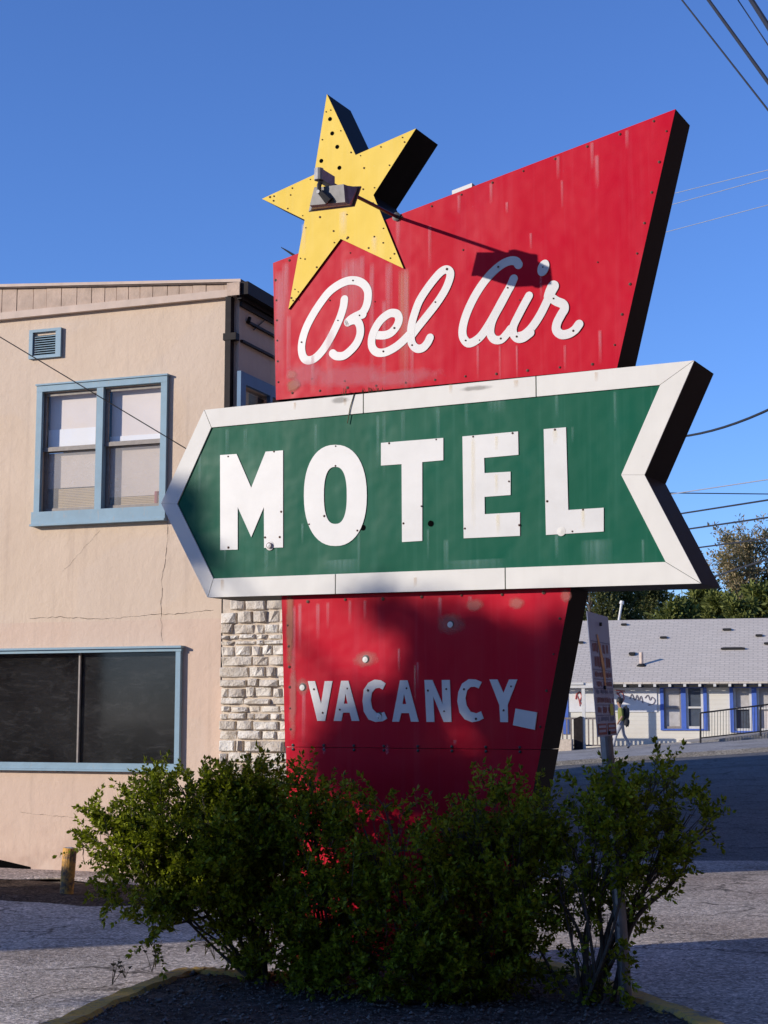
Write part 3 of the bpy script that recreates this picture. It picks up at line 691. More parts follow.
b=MB(); b.mat('trim_white'); u,v=ga(*zM([(512,725)])[0]); b.disc(u,v,L0-.001,.031,18,.012); b.mat('screw'); b.disc(u,v+.001,L0-.0135,.020,14,.0005); b.mat('white'); b.disc(u,v,L0-.014,.016,14,.004); b.build('cap',parent=arr)
b=MB(); b.mat('white'); oc=(218,410)
N=48; out=[];inn=[]
for i in range(N):
    t=2*math.pi*i/N; c_,s_=math.cos(t),math.sin(t); e=2/2.25
    out.append(ga(*zO([(oc[0]+151*math.copysign(abs(c_)**e,c_),oc[1]+243*math.copysign(abs(s_)**e,s_))])[0])); e2=2/2.5
    inn.append(ga(*zO([(oc[0]+55*math.copysign(abs(c_)**e2,c_),oc[1]+137*math.copysign(abs(s_)**e2,s_))])[0]))
for i in range(N):
    j=(i+1)%N
    b.face([(out[i][0],L0,out[i][1]),(inn[i][0],L0,inn[i][1]),(inn[j][0],L0,inn[j][1]),(out[j][0],L0,out[j][1])])
    for ring in (out,inn): b.face([(ring[i][0],L0,ring[i][1]),(ring[j][0],L0,ring[j][1]),(ring[j][0],L1,ring[j][1]),(ring[i][0],L1,ring[i][1])])
screws(b,[ga(*q) for q in zO([(218,175),(218,266),(165,510),(92,548),(322,577)])],L0-.002,.007); b.build('letter_o',parent=arr)
letter('letter_t',[zO([(437,158),(736,134),(736,241),(635,250),(635,628),(538,634),(536,260),(437,267)])],L0,L1,arr,zO([(475,161),(700,143),(630,460),(543,543)]))
letter('letter_e',[zE([(60,127),(327,103),(329,215),(164,230),(166,303),(291,296),(291,408),(166,417),(167,500),(336,491),(336,604),(66,616)])],L0,L1,arr,zE([(110,128),(302,113),(285,345),(70,570),(332,552)]),runs=[(473,437,535,5,'run_cream'),(496.5,436,452,4,'run_cream'),(496.5,474,494,4,'run_cream'),(498,514,535,5,'run_cream')])
letter('letter_l',[zE([(450,92),(557,83),(568,480),(738,469),(738,583),(461,600)])],L0,L1,arr,zE([(505,95),(467,440),(640,480),(586,585)]),runs=[(583,510,530,4,'run_cream'),(555,430,445,5,'run_cream')])
b=MB(); b.mat('trim_white'); u,v=ga(*zE([(534,583)])[0]); b.disc(u,v,L0-.001,.028,18,.004); b.build('cap',parent=arr)
# tufts of dry weeds and rusty scrap caught on the arrow's top
b=MB(); b.mat('rust'); u,v=g(343,398,-.03); b.hexa([(u,-.05,v-.005),(u+.07,-.05,v-.03),(u+.07,-.01,v-.03),(u,-.01,v-.005)],[(u,-.05,v+.012),(u+.07,-.05,v-.008),(u+.07,-.01,v-.008),(u,-.01,v+.012)]); b.build('rusty_bracket',parent=arr)
M['weed']=simple('dry weed',(.09,.08,.04),.9,.4)
b=MB(); b.mat('weed')
for cx,cw,nn in ((372,14,26),(382,8,14),(345,5,6)):
    for i in range(nn):
        u,v=g(cx+random.gauss(0,cw/2.5),394,-.03); h=random.uniform(.01,.04); b.tube([(u,-.035,v-.01),(u+random.uniform(-.015,.015),-.05+random.uniform(-.01,.02),v+h)],.0018,3)
u,v=g(355,394,-.06); b.tube([(u,-.07,v),(u-.03,-.072,v-.09),(u-.05,-.07,v-.19)],.003,4)
b.build('weeds',parent=arr)
# ---- lower panel
lp=gp([(281,597),(571,587.5),(534,785)]); 
def linev(p,q,v): t=(v-p[1])/(q[1]-p[1]); return (p[0]+(q[0]-p[0])*t,v)
rb=linev(lp[1],lp[2],GR-.1); lb=linev(g(281,597),g(286.5,800),GR-.1)
top_l=(lp[0][0],lp[0][1]+.12); top_r=(linev(lp[1],lp[2],lp[1][1]+.12))
seamv=g(430,748.5)[1]
sl=linev(g(281,597),g(286.5,800),seamv); sr=linev(lp[1],lp[2],seamv)
b=MB(); b.mat('red'); b.prism([top_l,top_r,(sr[0],seamv+.0015),(sl[0],seamv+.0015)],0,TH,'side','red')
b.prism([(sl[0]+.004,seamv-.0015),(sr[0],seamv-.0015),rb,lb],.003,TH,'side','red')
y=-.0015
for x,y0,y1,wp,m in [(294,605,700,6,'run_pale'),(300,603,650,5,'run_pale'),(318,603,640,5,'run_pale'),(328,602,630,4,'run_pale'),(350,600,625,4,'run_pale'),(365,600,620,4,'run_pale'),(440,597,620,5,'run_pale'),(470,596,612,5,'run_pale'),(399,648,672,3,'run_pale'),(418,662,690,3,'run_pale'),(415,665,700,2,'run_cream'),(455,740,745,4,'run_pale'),(304,690,745,5,'run_pale')]:
    run(b,x,y0,y1,wp,m,y); y-=.00012
for x,yy_,rx,ry,m in [(366,659,16,9,'blob_pink'),(451,624,17,12,'blob_pink'),(303,687,8,10,'blob_pink'),(290,625,5,50,'blob_rust'),(517,603,9,7,'blob_pink'),(475,605,10,7,'blob_pink'),(293,700,5,50,'blob_pink'),(566,596,6,8,'blob_pink')]:
    blob(b,x,yy_,rx,ry,m,y); y-=.00012
for x_,y_ in ((366,659),(451,624),(303,687),(380,716)):
    u,v=g(x_,y_); b.mat('darkmetal'); b.disc(u,v,-.004,.026 if y_!=624 else .022,14,.003); b.mat('trim_white'); b.disc(u-.003,v-.004,-.0075,.019,14,.003)
screws(b,along(g(290,602),g(565,592),7),-.004,.011); screws(b,along(g(288,615),g(291,740),6),-.004,.010); screws(b,along(g(563,600),g(537,745),4),-.004,.009)
for x_ in (293,324,354,384,418,452,486,520): 
    u=g(x_,749)[0]; b.mat('darkmetal'); b.disc(u,seamv+.012,-.004,.010,8,.003); b.disc(u,seamv-.014,-.002,.010,8,.003)
b.mat('blob_pale'); 
for x_ in (324,387): u=g(x_,752)[0]; b.quad(u-.015,u+.02,seamv-.05,seamv+.03,-.003)
low=b.build('lower_panel',parent=sign)
zV=lambda p:[(300+x/6.4,660+y/6.4) for x,y in p]; zN=lambda p:[(420+x/5.91,660+y/5.91) for x,y in p]
q0,q1=-.005,-.0005
letter('letter_v',[zV([(52,135),(98,135),(137,280),(160,135),(210,135),(163,390),(113,390)])],q0,q1,low,zV([(90,190),(147,338)]),0)
letter('letter_a',[zV([(265,133),(290,133),(293,215),(283,280),(295,280),(295,337),(278,337),(267,390),(218,390)]),zV([(290,133),(312,133),(382,390),(333,390),(320,337),(295,337),(295,280),(307,280),(293,215)])],q0,q1,low,zV([(303,185),(258,317)]),0)
letter('letter_c',[zV([(550,150),(520,130),(480,125),(440,145),(410,190),(402,260),(410,330),(440,380),(485,397),(530,392),(560,375),(540,332),(515,342),(490,338),(465,310),(455,260),(462,210),(485,182),(510,178),(532,190)])],q0,q1,low,zV([(437,195),(520,345),(507,370),(512,358)]),0)
letter('letter_a',[zV([(642,130),(667,130),(668,215),(658,282),(670,282),(670,340),(650,340),(637,395),(592,395)]),zV([(667,130),(690,130),(762,395),(712,395),(700,340),(670,340),(670,282),(682,282),(668,215)])],q0,q1,low,zV([(682,183)]),0)
letter('letter_n',[zN([(28,118),(75,118),(135,260),(130,118),(178,118),(188,366),(142,366),(80,215),(87,366),(40,366)])],q0,q1,low,zN([(48,182),(157,170),(143,302)]),0)
letter('letter_c',[zN([(367,130),(330,115),(290,113),(250,140),(228,190),(222,245),(235,310),(265,350),(310,368),(350,360),(378,345),(362,303),(335,315),(300,305),(278,270),(270,225),(280,180),(300,160),(325,158),(348,168)])],q0,q1,low,zN([(260,172),(333,345)]),0)
letter('letter_y',[zN([(412,115),(460,115),(495,195),(528,115),(577,115),(520,265),(522,367),(476,367),(470,265)])],q0,q1,low,zN([(538,158),(497,298)]),0)
b=MB(); b.mat('white'); b.prism([g(*q) for q in zN([(568,287),(695,310),(682,413),(552,385)])],-.010,-.0005); b.build('blank_plate',parent=low)
# ---- floodlight on its arm
mu,mv=g(397,217,0); 
fl_=MB(); fl_.mat('darkmetal')
hw=-.80
def fp(x,y,w): u,v=g(x,y,w); return (u,w,v)
# hood: small back face toward the road, wide open mouth toward the sign
zf=lambda x,y:(280+x/7.68,150+y/7.68)
NB=-.99; NF=-.80
b=MB(); b.mat('lampgrey')
back=[fp(*zf(*q),NB) for q in ((228,425),(500,400),(488,262),(262,290))]   # bl br tr tl
cuv=[sum(p[0] for p in back)/4,sum(p[2] for p in back)/4]
mouth_hw=.165; 
def rel(p,su,sv,w,dv=0): return (cuv[0]+(p[0]-cuv[0])*su,w,cuv[1]+(p[2]-cuv[1])*sv+dv)
mid=[rel(p,1.05,1.05,NB+.04,-.0) for p in back]
mth=[fp(*zf(*q),NF) for q in ((235,462),(552,424),(600,285),(275,292))]; cm=[sum(p[0] for p in mth)/4,sum(p[2] for p in mth)/4]
fl2=[(cm[0]+(p[0]-cm[0])*1.10,NF+.003,cm[1]+(p[2]-cm[1])*1.10) for p in mth]; fl3=[(p[0],NF+.014,p[2]) for p in fl2]
b.idx(back+mid+mth+fl2+fl3,[(0,1,2,3)]+[(4*k+i,4*k+4+i,4*k+4+(i+1)%4,4*k+(i+1)%4) for k in range(4) for i in range(4)])
b.mat('glass'); b.face([(cm[0]+(p[0]-cm[0])*.97,NF-.01,cm[1]+(p[2]-cm[1])*.97) for p in mth])
fo=b.build('floodlight',parent=sign)
b=MB(); b.mat('darkmetal'); tw=-.97; tu,tv=g(323,177,tw)
b.tube([(mu,.05,mv-.0),(mu,-.01,mv-.0),(tu,tw+.1,tv-.01)],.0115,8)
b.mat('darkmetal'); b.disc(mu,mv,-.012,.03,12,.006); b.build('arm',parent=fo)
b=MB(); b.mat('lamplight'); b.tube([(tu,tw-.05,tv+.035),(tu,tw-.05,tv-.035)],[.028,.028],12); b.box(tu-.02,tu+.025,tw-.05,tw+.10,tv-.035,tv+.03)
b.mat('darkmetal'); nu,nv=g(*zf(322,300),NB); b.tube([(tu+.01,tw-.04,tv-.03),(nu,NB-.035,nv+.01),(nu,NB-.03,nv-.03)],.014,8)
b.tube([(nu+.01,NB-.03,nv-.03),(nu+.055,NB-.005,nv-.085)],[.02,.03],8)
b.mat('lamplight'); b.tube([(nu,NB-.05,nv-.03),(nu,NB-.02,nv-.03)],.012,8); b.build('lamp_bracket',parent=fo)
# ================================================================= PARKING SIGN ON LEANING POST
base=hit(628,1004,(0,0,GR),np.array([0,0,1.])); YP=base[1]
tp=at(606,735,YP+.03)
M['galv']=simple('galvanised post',(.20,.205,.22),.45,.25,9,.1,.5)
M['platewhite']=simple('sign plate white',(.27,.31,.44),.5,.06,6)
M['fadedred']=simple('faded red print',(.20,.045,.045),.6,.25,12)
M['fadedblue']=simple('faded blue print',(.11,.13,.24),.6,.2,12)
M['streakorange']=simple('orange plate streak',(.62,.33,.13),.7,.25,10)
M['yellowsticker']=simple('yellow green sticker',(.45,.50,.05),.6,.1)
pk=empty('parking_sign',(base[0],base[1],0),0,'small leaning notice sign on galvanised post in the right bush','sign')
def rl_(P): return tuple(np.asarray(P)-np.array([base[0],base[1],0]))
dirn=(np.array(tp)-np.array(base)); 
b=MB(); b.mat('galv'); p0=np.array([base[0],base[1],-.1]); topp=base+dirn*1.42
b.tube([rl_(p0),rl_(base+dirn*.5),rl_(topp)],.034,14); b.build('post',parent=pk)
PL=Frame((tp[0]-.0,tp[1],0),90-19.6)  # its face normal points to the right of the camera axis
# plate frame: p axis runs away from the camera along (sin, cos)(19.6deg)
pd=np.array([math.sin(R(19.6)),math.cos(R(19.6)),0]); pn=np.array([math.cos(R(19.6)),-math.sin(R(19.6)),0])
Pc=base+dirn*1.02+pn*.040
def ph(x,y,o=0): return hit(x,y,Pc+pn*o,pn)
cor=[ph(598,737),ph(617,735),ph(608,617),ph(587,611)]  # bl br tr tl
b=MB(); b.mat('platewhite')
A=[rl_(p) for p in cor]; Bk=[rl_(p-pn*.004) for p in cor]; b.hexa(A,Bk)
def pq(s,t,o): # s 0..1 left→right, t 0..1 top→bottom
    tl,tr,bl,br=cor[3],cor[2],cor[0],cor[1]; p=(tl*(1-s)+tr*s)*(1-t)+(bl*(1-s)+br*s)*t; return rl_(p+pn*o)
def prect(s0,s1,t0,t1,o,m): b.mat(m); b.face([pq(s0,t1,o),pq(s1,t1,o),pq(s1,t0,o),pq(s0,t0,o)])
rows=[(.24,.32,'fadedred'),(.345,.44,'fadedred'),(.47,.52,'fadedred'),(.545,.595,'fadedred'),(.615,.655,'fadedblue'),(.68,.73,'fadedred'),(.755,.815,'fadedred'),(.835,.88,'fadedblue')]
for (t0,t1,m) in rows:
    s=.08+random.uniform(0,.08)
    while s<.92:
        w_=random.uniform(.022,.045)
        prect(s,min(.94,s+w_),t0+random.uniform(0,.01),t1-random.uniform(0,.012),.0016,m); s+=w_+random.uniform(.016,.03)
        if random.random()<.14: s+=.06
for t in (.227,.455,.455+.075,.605,.74,.825): prect(.04,.96,t,t+.006,.0018,'fadedblue')
for s0,s1 in ((.03,.47),(.53,.97)):
    prect(s0,s1,.895,.985,.0014,'fadedred'); prect(s0+.04,s1-.04,.91,.93,.002,'platewhite'); prect(s0+.04,s1-.06,.945,.965,.002,'platewhite')
prect(.72,.88,.735,.83,.0026,'yellowsticker')
b.mat('streakorange')  # orange streak running down the plate face
streak_pts=[(.36,.17),(.42,.24),(.5,.35),(.55,.44),(.56,.52),(.58,.62)]
for (s0,t0),(s1,t1),w0,w1 in zip(streak_pts[:-1],streak_pts[1:],[.03,.05,.06,.07,.05],[.05,.06,.07,.05,.02]):
    b.face([pq(s0-w0,t0,.003),pq(s0+w0,t0,.003),pq(s1+w1,t1,.003),pq(s1-w1,t1,.003)])
b.mat('darkmetal')
for s,t in ((.55,.08),(.5,.60),(.55,.975)):
    P=np.array(pq(s,t,.0)); b.tube([tuple(P),tuple(P+pn*.012)],.010,8)
b.build('sign_plate',parent=pk)
# ================================================================= CURB AND ISLAND
CP=[hit(x,y,(0,0,.12),np.array([0,0,1.])) for x,y in ((30,1024),(90,1000),(140,980),(172,969),(205,966),(232,968))]
cl=[np.array([-2.6,5.2,.12]),np.array([-2.25,7.2,.12])]+CP+[CP[-1]+np.array([.35,-.02,0]),np.array([.2,10.45,.12]),np.array([1.05,9.9,.12]),hit(672,1001,(0,0,.12),np.array([0,0,1.])),hit(706,1012,(0,0,.12),np.array([0,0,1.])),np.array([1.72,7.3,.12]),np.array([1.6,5.,.12])]
def curbmat():
    k=NT('worn yellow curb paint'); v=k.coord(); f=k.ramp(k.noise(9,v,6,.75),[(.33,0),(.48,1)])
    c=k.mix(f,(.24,.20,.16),(.60,.36,.07)); c=k.mix(k.ramp(k.noise(35,v,4,.7),[(.5,0),(.72,.8)]),c,(.15,.13,.11)); k.col(c); k.rough(.85); k.bump(k.noise(30,v,5,.7),.8,.01); return k.m
M['curb']=curbmat()
cs=catmull([tuple(p[:2]) for p in cl],6); b=MB(); b.mat('curb')
pr=[]
for i,p in enumerate(cs):
    d=cs[min(i+1,len(cs)-1)]-cs[max(i-1,0)]; d/=np.linalg.norm(d); nn=np.array([d[1],-d[0]])  # inward (right)
    j=lambda: random.uniform(-.006,.006)
    pr.append([(p[0]-nn[0]*.0,p[1]-nn[1]*.0,-.05),(p[0]+nn[0]*.008,p[1]+nn[1]*.008,.10+j()),(p[0]+nn[0]*.03,p[1]+nn[1]*.03,.12+j()),(p[0]+nn[0]*.13,p[1]+nn[1]*.13,.12+j()),(p[0]+nn[0]*.15,p[1]+nn[1]*.15,.10+j()),(p[0]+nn[0]*.155,p[1]+nn[1]*.155,-.05)])
for i in range(len(pr)-1):
    for k in range(5): b.face([pr[i][k],pr[i+1][k],pr[i+1][k+1],pr[i][k+1]])
co=b.build('curb'); tag(co,'worn yellow painted curb edging the planted island','curb')
inner=[p[4] for p in pr]
def inpoly(x,y,P):
    c=False; n=len(P); j=n-1
    for i in range(n):
        if ((P[i][1]>y)!=(P[j][1]>y)) and (x<(P[j][0]-P[i][0])*(y-P[i][1])/(P[j][1]-P[i][1]+1e-12)+P[i][0]): c=not c
        j=i
    return c
mid_=[((p[2][0]+p[3][0])/2,(p[2][1]+p[3][1])/2) for p in pr]; gx=np.arange(-3,2.6,.06); gy=np.arange(4.6,11.2,.06); gi={}; V=[];Fc=[]
hn=RNG.random((len(gx),len(gy)))
for i in range(len(gx)-1):
    for j in range(len(gy)-1):
        if all(inpoly(gx[i+a],gy[j+c],mid_) for a in(0,1) for c in(0,1)):
            f=[]
            for a,c in((0,0),(1,0),(1,1),(0,1)):
                kx=(i+a,j+c)
                if kx not in gi: gi[kx]=len(V); V.append((gx[kx[0]],gy[kx[1]],.088+.018*hn[kx]))
                f.append(gi[kx])
            Fc.append(f)
isl=raw_mesh('planting_bed',np.array(V),np.array(Fc),M['soil'],smooth=True); tag(isl,kind='structure')
# pebbles (stuff)
M['pebble']=simple('pale limestone pebbles',(.15,.13,.11),.9,.6,9)
N=3600; V=[];Fc=[]
oct_=np.array([(1,0,0),(0,1,0),(-1,0,0),(0,-1,0),(0,0,1),(0,0,-1)],float); of=np.array([(0,1,4),(1,2,4),(2,3,4),(3,0,4),(1,0,5),(2,1,5),(3,2,5),(0,3,5)])
kk=0
while kk<N:
    x_=RNG.uniform(-2.4,2.4); y_=RNG.uniform(7.6,10.9)
    if not inpoly(x_,y_,inner): continue
    s_=RNG.choice([.006,.009,.014,.022],p=[.62,.27,.09,.02])*RNG.uniform(.7,1.3); jit=oct_*RNG.uniform(.6,1.3,(6,1))*s_*np.array([1,1,.6])
    a=RNG.uniform(0,6.28); rm=np.array([[math.cos(a),-math.sin(a),0],[math.sin(a),math.cos(a),0],[0,0,1]])
    V.append(jit@rm.T+np.array([x_,y_,.108])); Fc.append(of+6*kk); kk+=1
pb=raw_mesh('gravel',np.concatenate(V),np.concatenate(Fc),M['pebble']); tag(pb,kind='stuff')
# ================================================================= BOLLARD
def bollard():
    k=NT('chipped yellow bollard paint'); v=k.coord(); c=k.mix(k.ramp(k.noise(12,v,6,.7),[(.42,0),(.56,1)]),(.14,.09,.055),(.66,.34,.06)); k.col(c); k.rough(.7); k.bump(k.noise(20,v,4),.4,.01); M['bollard']=k.m
    p=hit(66,897,(0,0,.0),np.array([0,0,1.])); t=at(70,848,p[1])-p
    e=empty('bollard',p,0,'short chipped yellow steel bollard standing before the tan wall','bollard')
    b=MB(); r=.062; b.tube([(0,0,-.1),tuple(t*.5),tuple(t*.985),tuple(t)],[r,r,r,r*.93],18); b.build('pipe','bollard',parent=e,smooth=False)
    b=MB(); b.mat('concrete'); b.tube([tuple(t*.999),tuple(t*1.012),tuple(t*1.02)],[r*.8,r*.6,r*.1],14); b.build('cap',parent=e)
bollard()
# ================================================================= FOLIAGE
def leafmat(name,a,b_,rough=.38,trans=.25):
    k=NT(name); g_=k.n('ShaderNodeNewGeometry'); c=k.ramp(g_.outputs['Random Per Island'],[(0,a),(.6,b_),(1,[x*1.35 for x in b_])])
    k.col(c); k.rough(rough); k.b.inputs['Specular IOR Level'].default_value=.22
    o=k.t.nodes['Material Output']; tr=k.n('ShaderNodeBsdfTranslucent'); k.l(k.mix(.5,c,(.25,.30,.02),'MIX'),tr.inputs[0]); m=k.n('ShaderNodeMixShader'); m.inputs[0].default_value=trans
    k.l(k.b.outputs[0],m.inputs[1]); k.l(tr.outputs[0],m.inputs[2]); k.l(m.outputs[0],o.inputs['Surface']); return k.m
M['leaf']=leafmat('glossy privet leaves',(.024,.042,.004),(.26,.30,.014),.5,.36)
M['bark']=simple('grey brown bark',(.085,.07,.055),.9,.3,20,.6)
def leaves(centers,dirs,L,Wd,rng):
    n=len(centers); d=dirs/np.linalg.norm(dirs,axis=1,keepdims=True)
    r=rng.normal(size=(n,3)); s=np.cross(d,r); s/=np.linalg.norm(s,axis=1,keepdims=True); nn=np.cross(s,d)
    l=L*rng.uniform(.5,1.4,(n,1)); w_=Wd*rng.uniform(.7,1.2,(n,1))
    v0=centers; v1=centers+d*l*.5+s*w_*.5+nn*w_*.18; v2=centers+d*l; v3=centers+d*l*.5-s*w_*.5+nn*w_*.18
    V=np.stack([v0,v1,v2,v3],1).reshape(-1,3); i=np.arange(n)*4
    return V,np.concatenate([np.stack([i,i+1,i+2],1),np.stack([i,i+2,i+3],1)])
def bush(label,base_px,blobs,depth,stems,seed,dens=1.0,twl=.15,L=.031,Wd=.019,pxm=None,gap=.25,group=None):
    """blobs: (x,y,rx,ry in px, depth offset m, depth radius m, density)"""
    rng=np.random.default_rng(seed)
    bp=hit(base_px[0],base_px[1],(0,0,GR),np.array([0,0,1.])); bp[1]=depth; bp=np.array([at(base_px[0],base_px[1],depth)[0],depth,GR])
    e=empty('shrub',bp,0,label,'shrub',group)
    tw=[]; 
    for (x,y,rx,ry,dy,rd,de) in blobs:
        c=at(x,y,depth+dy); sc_=(depth+dy)/F; R3=np.array([rx*sc_,rd,ry*sc_])
        vol=R3[0]*R3[1]*R3[2]*4.19; n=int(max(8,vol*2500*de*dens))
        dr=rng.normal(size=(n,3)); dr/=np.linalg.norm(dr,axis=1,keepdims=True)
        rad=rng.uniform(.25,1,(n,1))**.5
        K=max(3,n//16); kd=rng.normal(size=(K,3)); kd/=np.linalg.norm(kd,axis=1,keepdims=True); kc=c+kd*R3*(rng.uniform(.35,1,(K,1))**.45)
        own=rng.integers(0,K,n); P=np.where(rng.random((n,1))<.78, kc[own]+rng.normal(size=(n,3))*.038, c+dr*R3*rad)
        dr=(P-c)/R3; dr/=np.linalg.norm(dr,axis=1,keepdims=True)+1e-6; D=dr*.8+rng.normal(size=(n,3))*.45+np.array([0,0,.55]); D/=np.linalg.norm(D,axis=1,keepdims=True)
        tw.append(np.concatenate([P,D,np.tile(c,(n,1))],1))
    T=np.concatenate(tw); P=T[:,:3];D=T[:,3:6]; n=len(T)
    tl=twl*rng.uniform(.45,1.3,n); nl=14; bend=rng.normal(size=(n,3))*.25
    cs_=[];ds_=[]
    for k in range(nl):
        t=(k+.6)/nl; pos=P+D*(tl*t)[:,None]+bend*(tl*t*t)[:,None]*.5
        for m_ in range(2 if k<nl-1 else 4):
            rr=rng.normal(size=(n,3)); rr-=D*np.sum(rr*D,1,keepdims=True); rr/=np.linalg.norm(rr,axis=1,keepdims=True)
            cs_.append(pos+rr*.002); ds_.append(rr*(.9 if k<nl-1 else .4)+D*(.55 if k<nl-1 else 1))
    Cc=np.concatenate(cs_); Dd=np.concatenate(ds_); keep=(rng.random(len(Cc))>.12)&(Cc[:,2]>GR+.01); Cc=Cc[keep];Dd=Dd[keep]
    V,Fc=leaves(Cc-bp,Dd,L,Wd,rng); raw_mesh('foliage',V,Fc,M['leaf'],e)
    # twigs
    sel=rng.random(n)<.6; b=MB(); b.mat('bark')
    for P_,D_,tl_ in zip(P[sel],D[sel],tl[sel]): b.tube([tuple(P_-bp-D_*.05),tuple(P_-bp+D_*tl_*.8)],[.0022,.001],3,False)
    # limbs: from the base to each blob centre through via points
    for (x,y,rx,ry,dy,rd,de) in blobs:
        c=at(x,y,depth+dy)-bp; m_=c*.5; m_[0]*=.75; m_[2]*=.9; s0=np.array([rng.uniform(-.05,.05),rng.uniform(-.05,.05),-.03])
        pts=[p for p in catmull([tuple(s0),tuple(m_+rng.normal(size=3)*.04),tuple(c)],6)]; r0=.013
        b.tube([tuple(p) for p in pts],[r0*(1-.75*i/(len(pts)-1)) for i in range(len(pts))],6)
        for q in range(7):
            dr=rng.normal(size=3); dr/=np.linalg.norm(dr); dr[2]=abs(dr[2])*.7; R3=np.array([rx*depth/F,rd,ry*depth/F])
            b.tube([tuple(pts[-1-rng.integers(0,6)]),tuple(c+dr*R3*.85)],[.005,.0015],4,False)
    for st in stems:
        pts=[at(px_,py_,depth+o_)-bp for px_,py_,o_ in st]; pts=catmull([tuple(p) for p in pts],6); b.tube([tuple(p) for p in pts],[.016*(1-.6*i/(len(pts)-1)) for i in range(len(pts))],7)
    b.build('branches',parent=e); return e
bush('large dense shrub left of the sign with sunlit yellow green top',(262,985),
 [(185,828,70,44,.05,.35,1.),(140,870,34,42,-.05,.25,1.35),(118,845,26,28,0,.2,1.),(158,905,26,26,-.05,.22,1.5),(245,800,30,26,.15,.25,.9),(235,850,55,60,0,.38,1.1),(215,890,42,34,0,.3,1.35),(262,900,34,60,0,.3,1.),(265,780,16,20,.15,.12,.6),(180,785,28,14,.1,.2,.7),(210,800,34,22,.1,.25,.8),(275,950,24,36,0,.2,.9),(105,822,14,16,0,.12,.5),(150,800,20,16,.05,.15,.5),(262,850,26,56,.42,.24,1.5),(262,790,18,20,.40,.2,1.1),(255,905,24,40,.40,.24,1.2)],
 9.3,[[(262,985,0),(250,930,0),(225,915,0),(170,925,-.05)],[(268,985,0),(240,905,0),(205,860,0),(150,830,0)]],1)
bush('dark shrub against the left side of the red sign base',(330,1000),
 [(320,880,40,70,0,.28,1.),(315,820,24,34,.05,.2,.6),(310,790,10,18,.05,.1,.5),(305,940,36,50,0,.28,1.),(350,930,40,66,-.1,.3,1.),(300,850,20,50,.1,.2,.8)],9.05,[],2)
bush('dark shrub in front of the middle of the red sign base',(420,1010),
 [(392,850,34,46,-.05,.24,.7),(385,808,22,22,0,.18,.6),(425,915,44,54,-.1,.28,.7),(395,950,46,50,-.1,.3,1.),(450,960,46,44,-.1,.3,1.),(365,830,18,26,0,.18,.6)],8.85,[],3)
bush('dark shrub below the right end of the red sign',(500,1005),
 [(492,850,36,44,0,.24,.7),(520,835,36,38,0,.25,.9),(470,805,22,18,0,.18,.6),(500,900,46,60,0,.3,1.),(535,880,28,50,.05,.25,.8),(480,955,44,44,-.1,.28,1.),(450,830,22,30,0,.2,.7),(545,815,22,26,.05,.2,.7)],8.8,[],4)
bush('tall open shrub at right around the leaning notice post',(590,1003),
 [(635,810,36,36,0,.26,.85),(600,805,32,32,.05,.25,.8),(655,785,34,22,.05,.22,.55),(640,850,34,36,0,.25,.85),(610,870,32,44,0,.25,.7),(690,815,28,22,.05,.2,.5),(705,830,16,16,.05,.15,.45),(648,885,22,22,.05,.2,.6),(620,920,26,38,0,.2,.55),(575,850,30,36,0,.22,.65),(560,890,22,40,0,.2,.5),(590,960,34,34,0,.2,.45),(610,985,24,18,0,.2,.7),(668,830,20,22,0,.15,.4)],
 8.6,[[(612,1003,0),(632,925,.02),(670,885,.05),(687,862,.05),(690,830,.05)],[(590,1000,0),(585,960,0),(578,930,0),(560,900,0)],[(600,1000,0),(602,950,0),(600,900,0),(610,860,0)],[(575,1000,0),(560,985,0),(540,950,0)],[(580,1000,0),(585,960,0),(590,925,0)]],5,dens=.9)
# weeds on the curb
b=MB(); b.mat('weed')
for (x,y) in ((155,968),(152,972),(112,985),(125,978),(205,955),(215,960),(225,950),(230,962),(240,965)):
    p=hit(x,y,(0,0,.12),np.array([0,0,1.]))
    for q in range(4):
        h=random.uniform(.05,.17); dx=random.uniform(-.07,.07); b.tube([tuple(p),(p[0]+dx*.5,p[1]+random.uniform(-.02,.02),p[2]+h*.6),(p[0]+dx,p[1],p[2]+h)],[.0025,.002,.001],4,False)
        for z_ in range(4): b.face([(p[0]+dx*.7,p[1],p[2]+h*.7),(p[0]+dx*.7+random.uniform(-.02,.02),p[1]+.005,p[2]+h*.7+.012),(p[0]+dx*.7+random.uniform(-.02,.02),p[1]-.005,p[2]+h*.7+.02)])
wd_=b.build('weeds'); tag(wd_,kind='stuff')
# ================================================================= FAR HOUSE
HZ=60.0
def hp(x,y,Y=HZ): return at(x,y,Y)
M['siding']=None
k=NT('cream clapboard'); v=k.coord(); sep=k.n('ShaderNodeSeparateXYZ'); k.l(v,sep.inputs[0]); fr=k.math('FRACT',k.math('MULTIPLY',sep.outputs[2],6.5))
k.col(k.mix(k.ramp(fr,[(0,.35),(.10,0)]),k.ramp(k.noise(1.5,v,4),[(.3,(.74,.69,.58)),(.7,(.80,.76,.65))]),(.38,.35,.30))); k.rough(.7); k.bump(fr,.6,.02); M['siding']=k.m
k=NT('grey asphalt shingles'); v=k.coord(); br=k.n('ShaderNodeTexBrick'); br.inputs['Scale'].default_value=1; br.inputs['Mortar Size'].default_value=.02; br.inputs['Brick Width'].default_value=.35; br.inputs['Row Height'].default_value=.16
br.inputs['Color1'].default_value=(.60,.53,.44,1); br.inputs['Color2'].default_value=(.66,.585,.49,1); br.inputs['Mortar'].default_value=(.46,.41,.345,1); k.l(v,br.inputs['Vector'])
k.col(k.mix(k.ramp(k.noise(.5,v,4),[(.4,0),(.7,.3)]),br.outputs[0],(.46,.41,.35))); k.rough(.9); M['shingles']=k.m
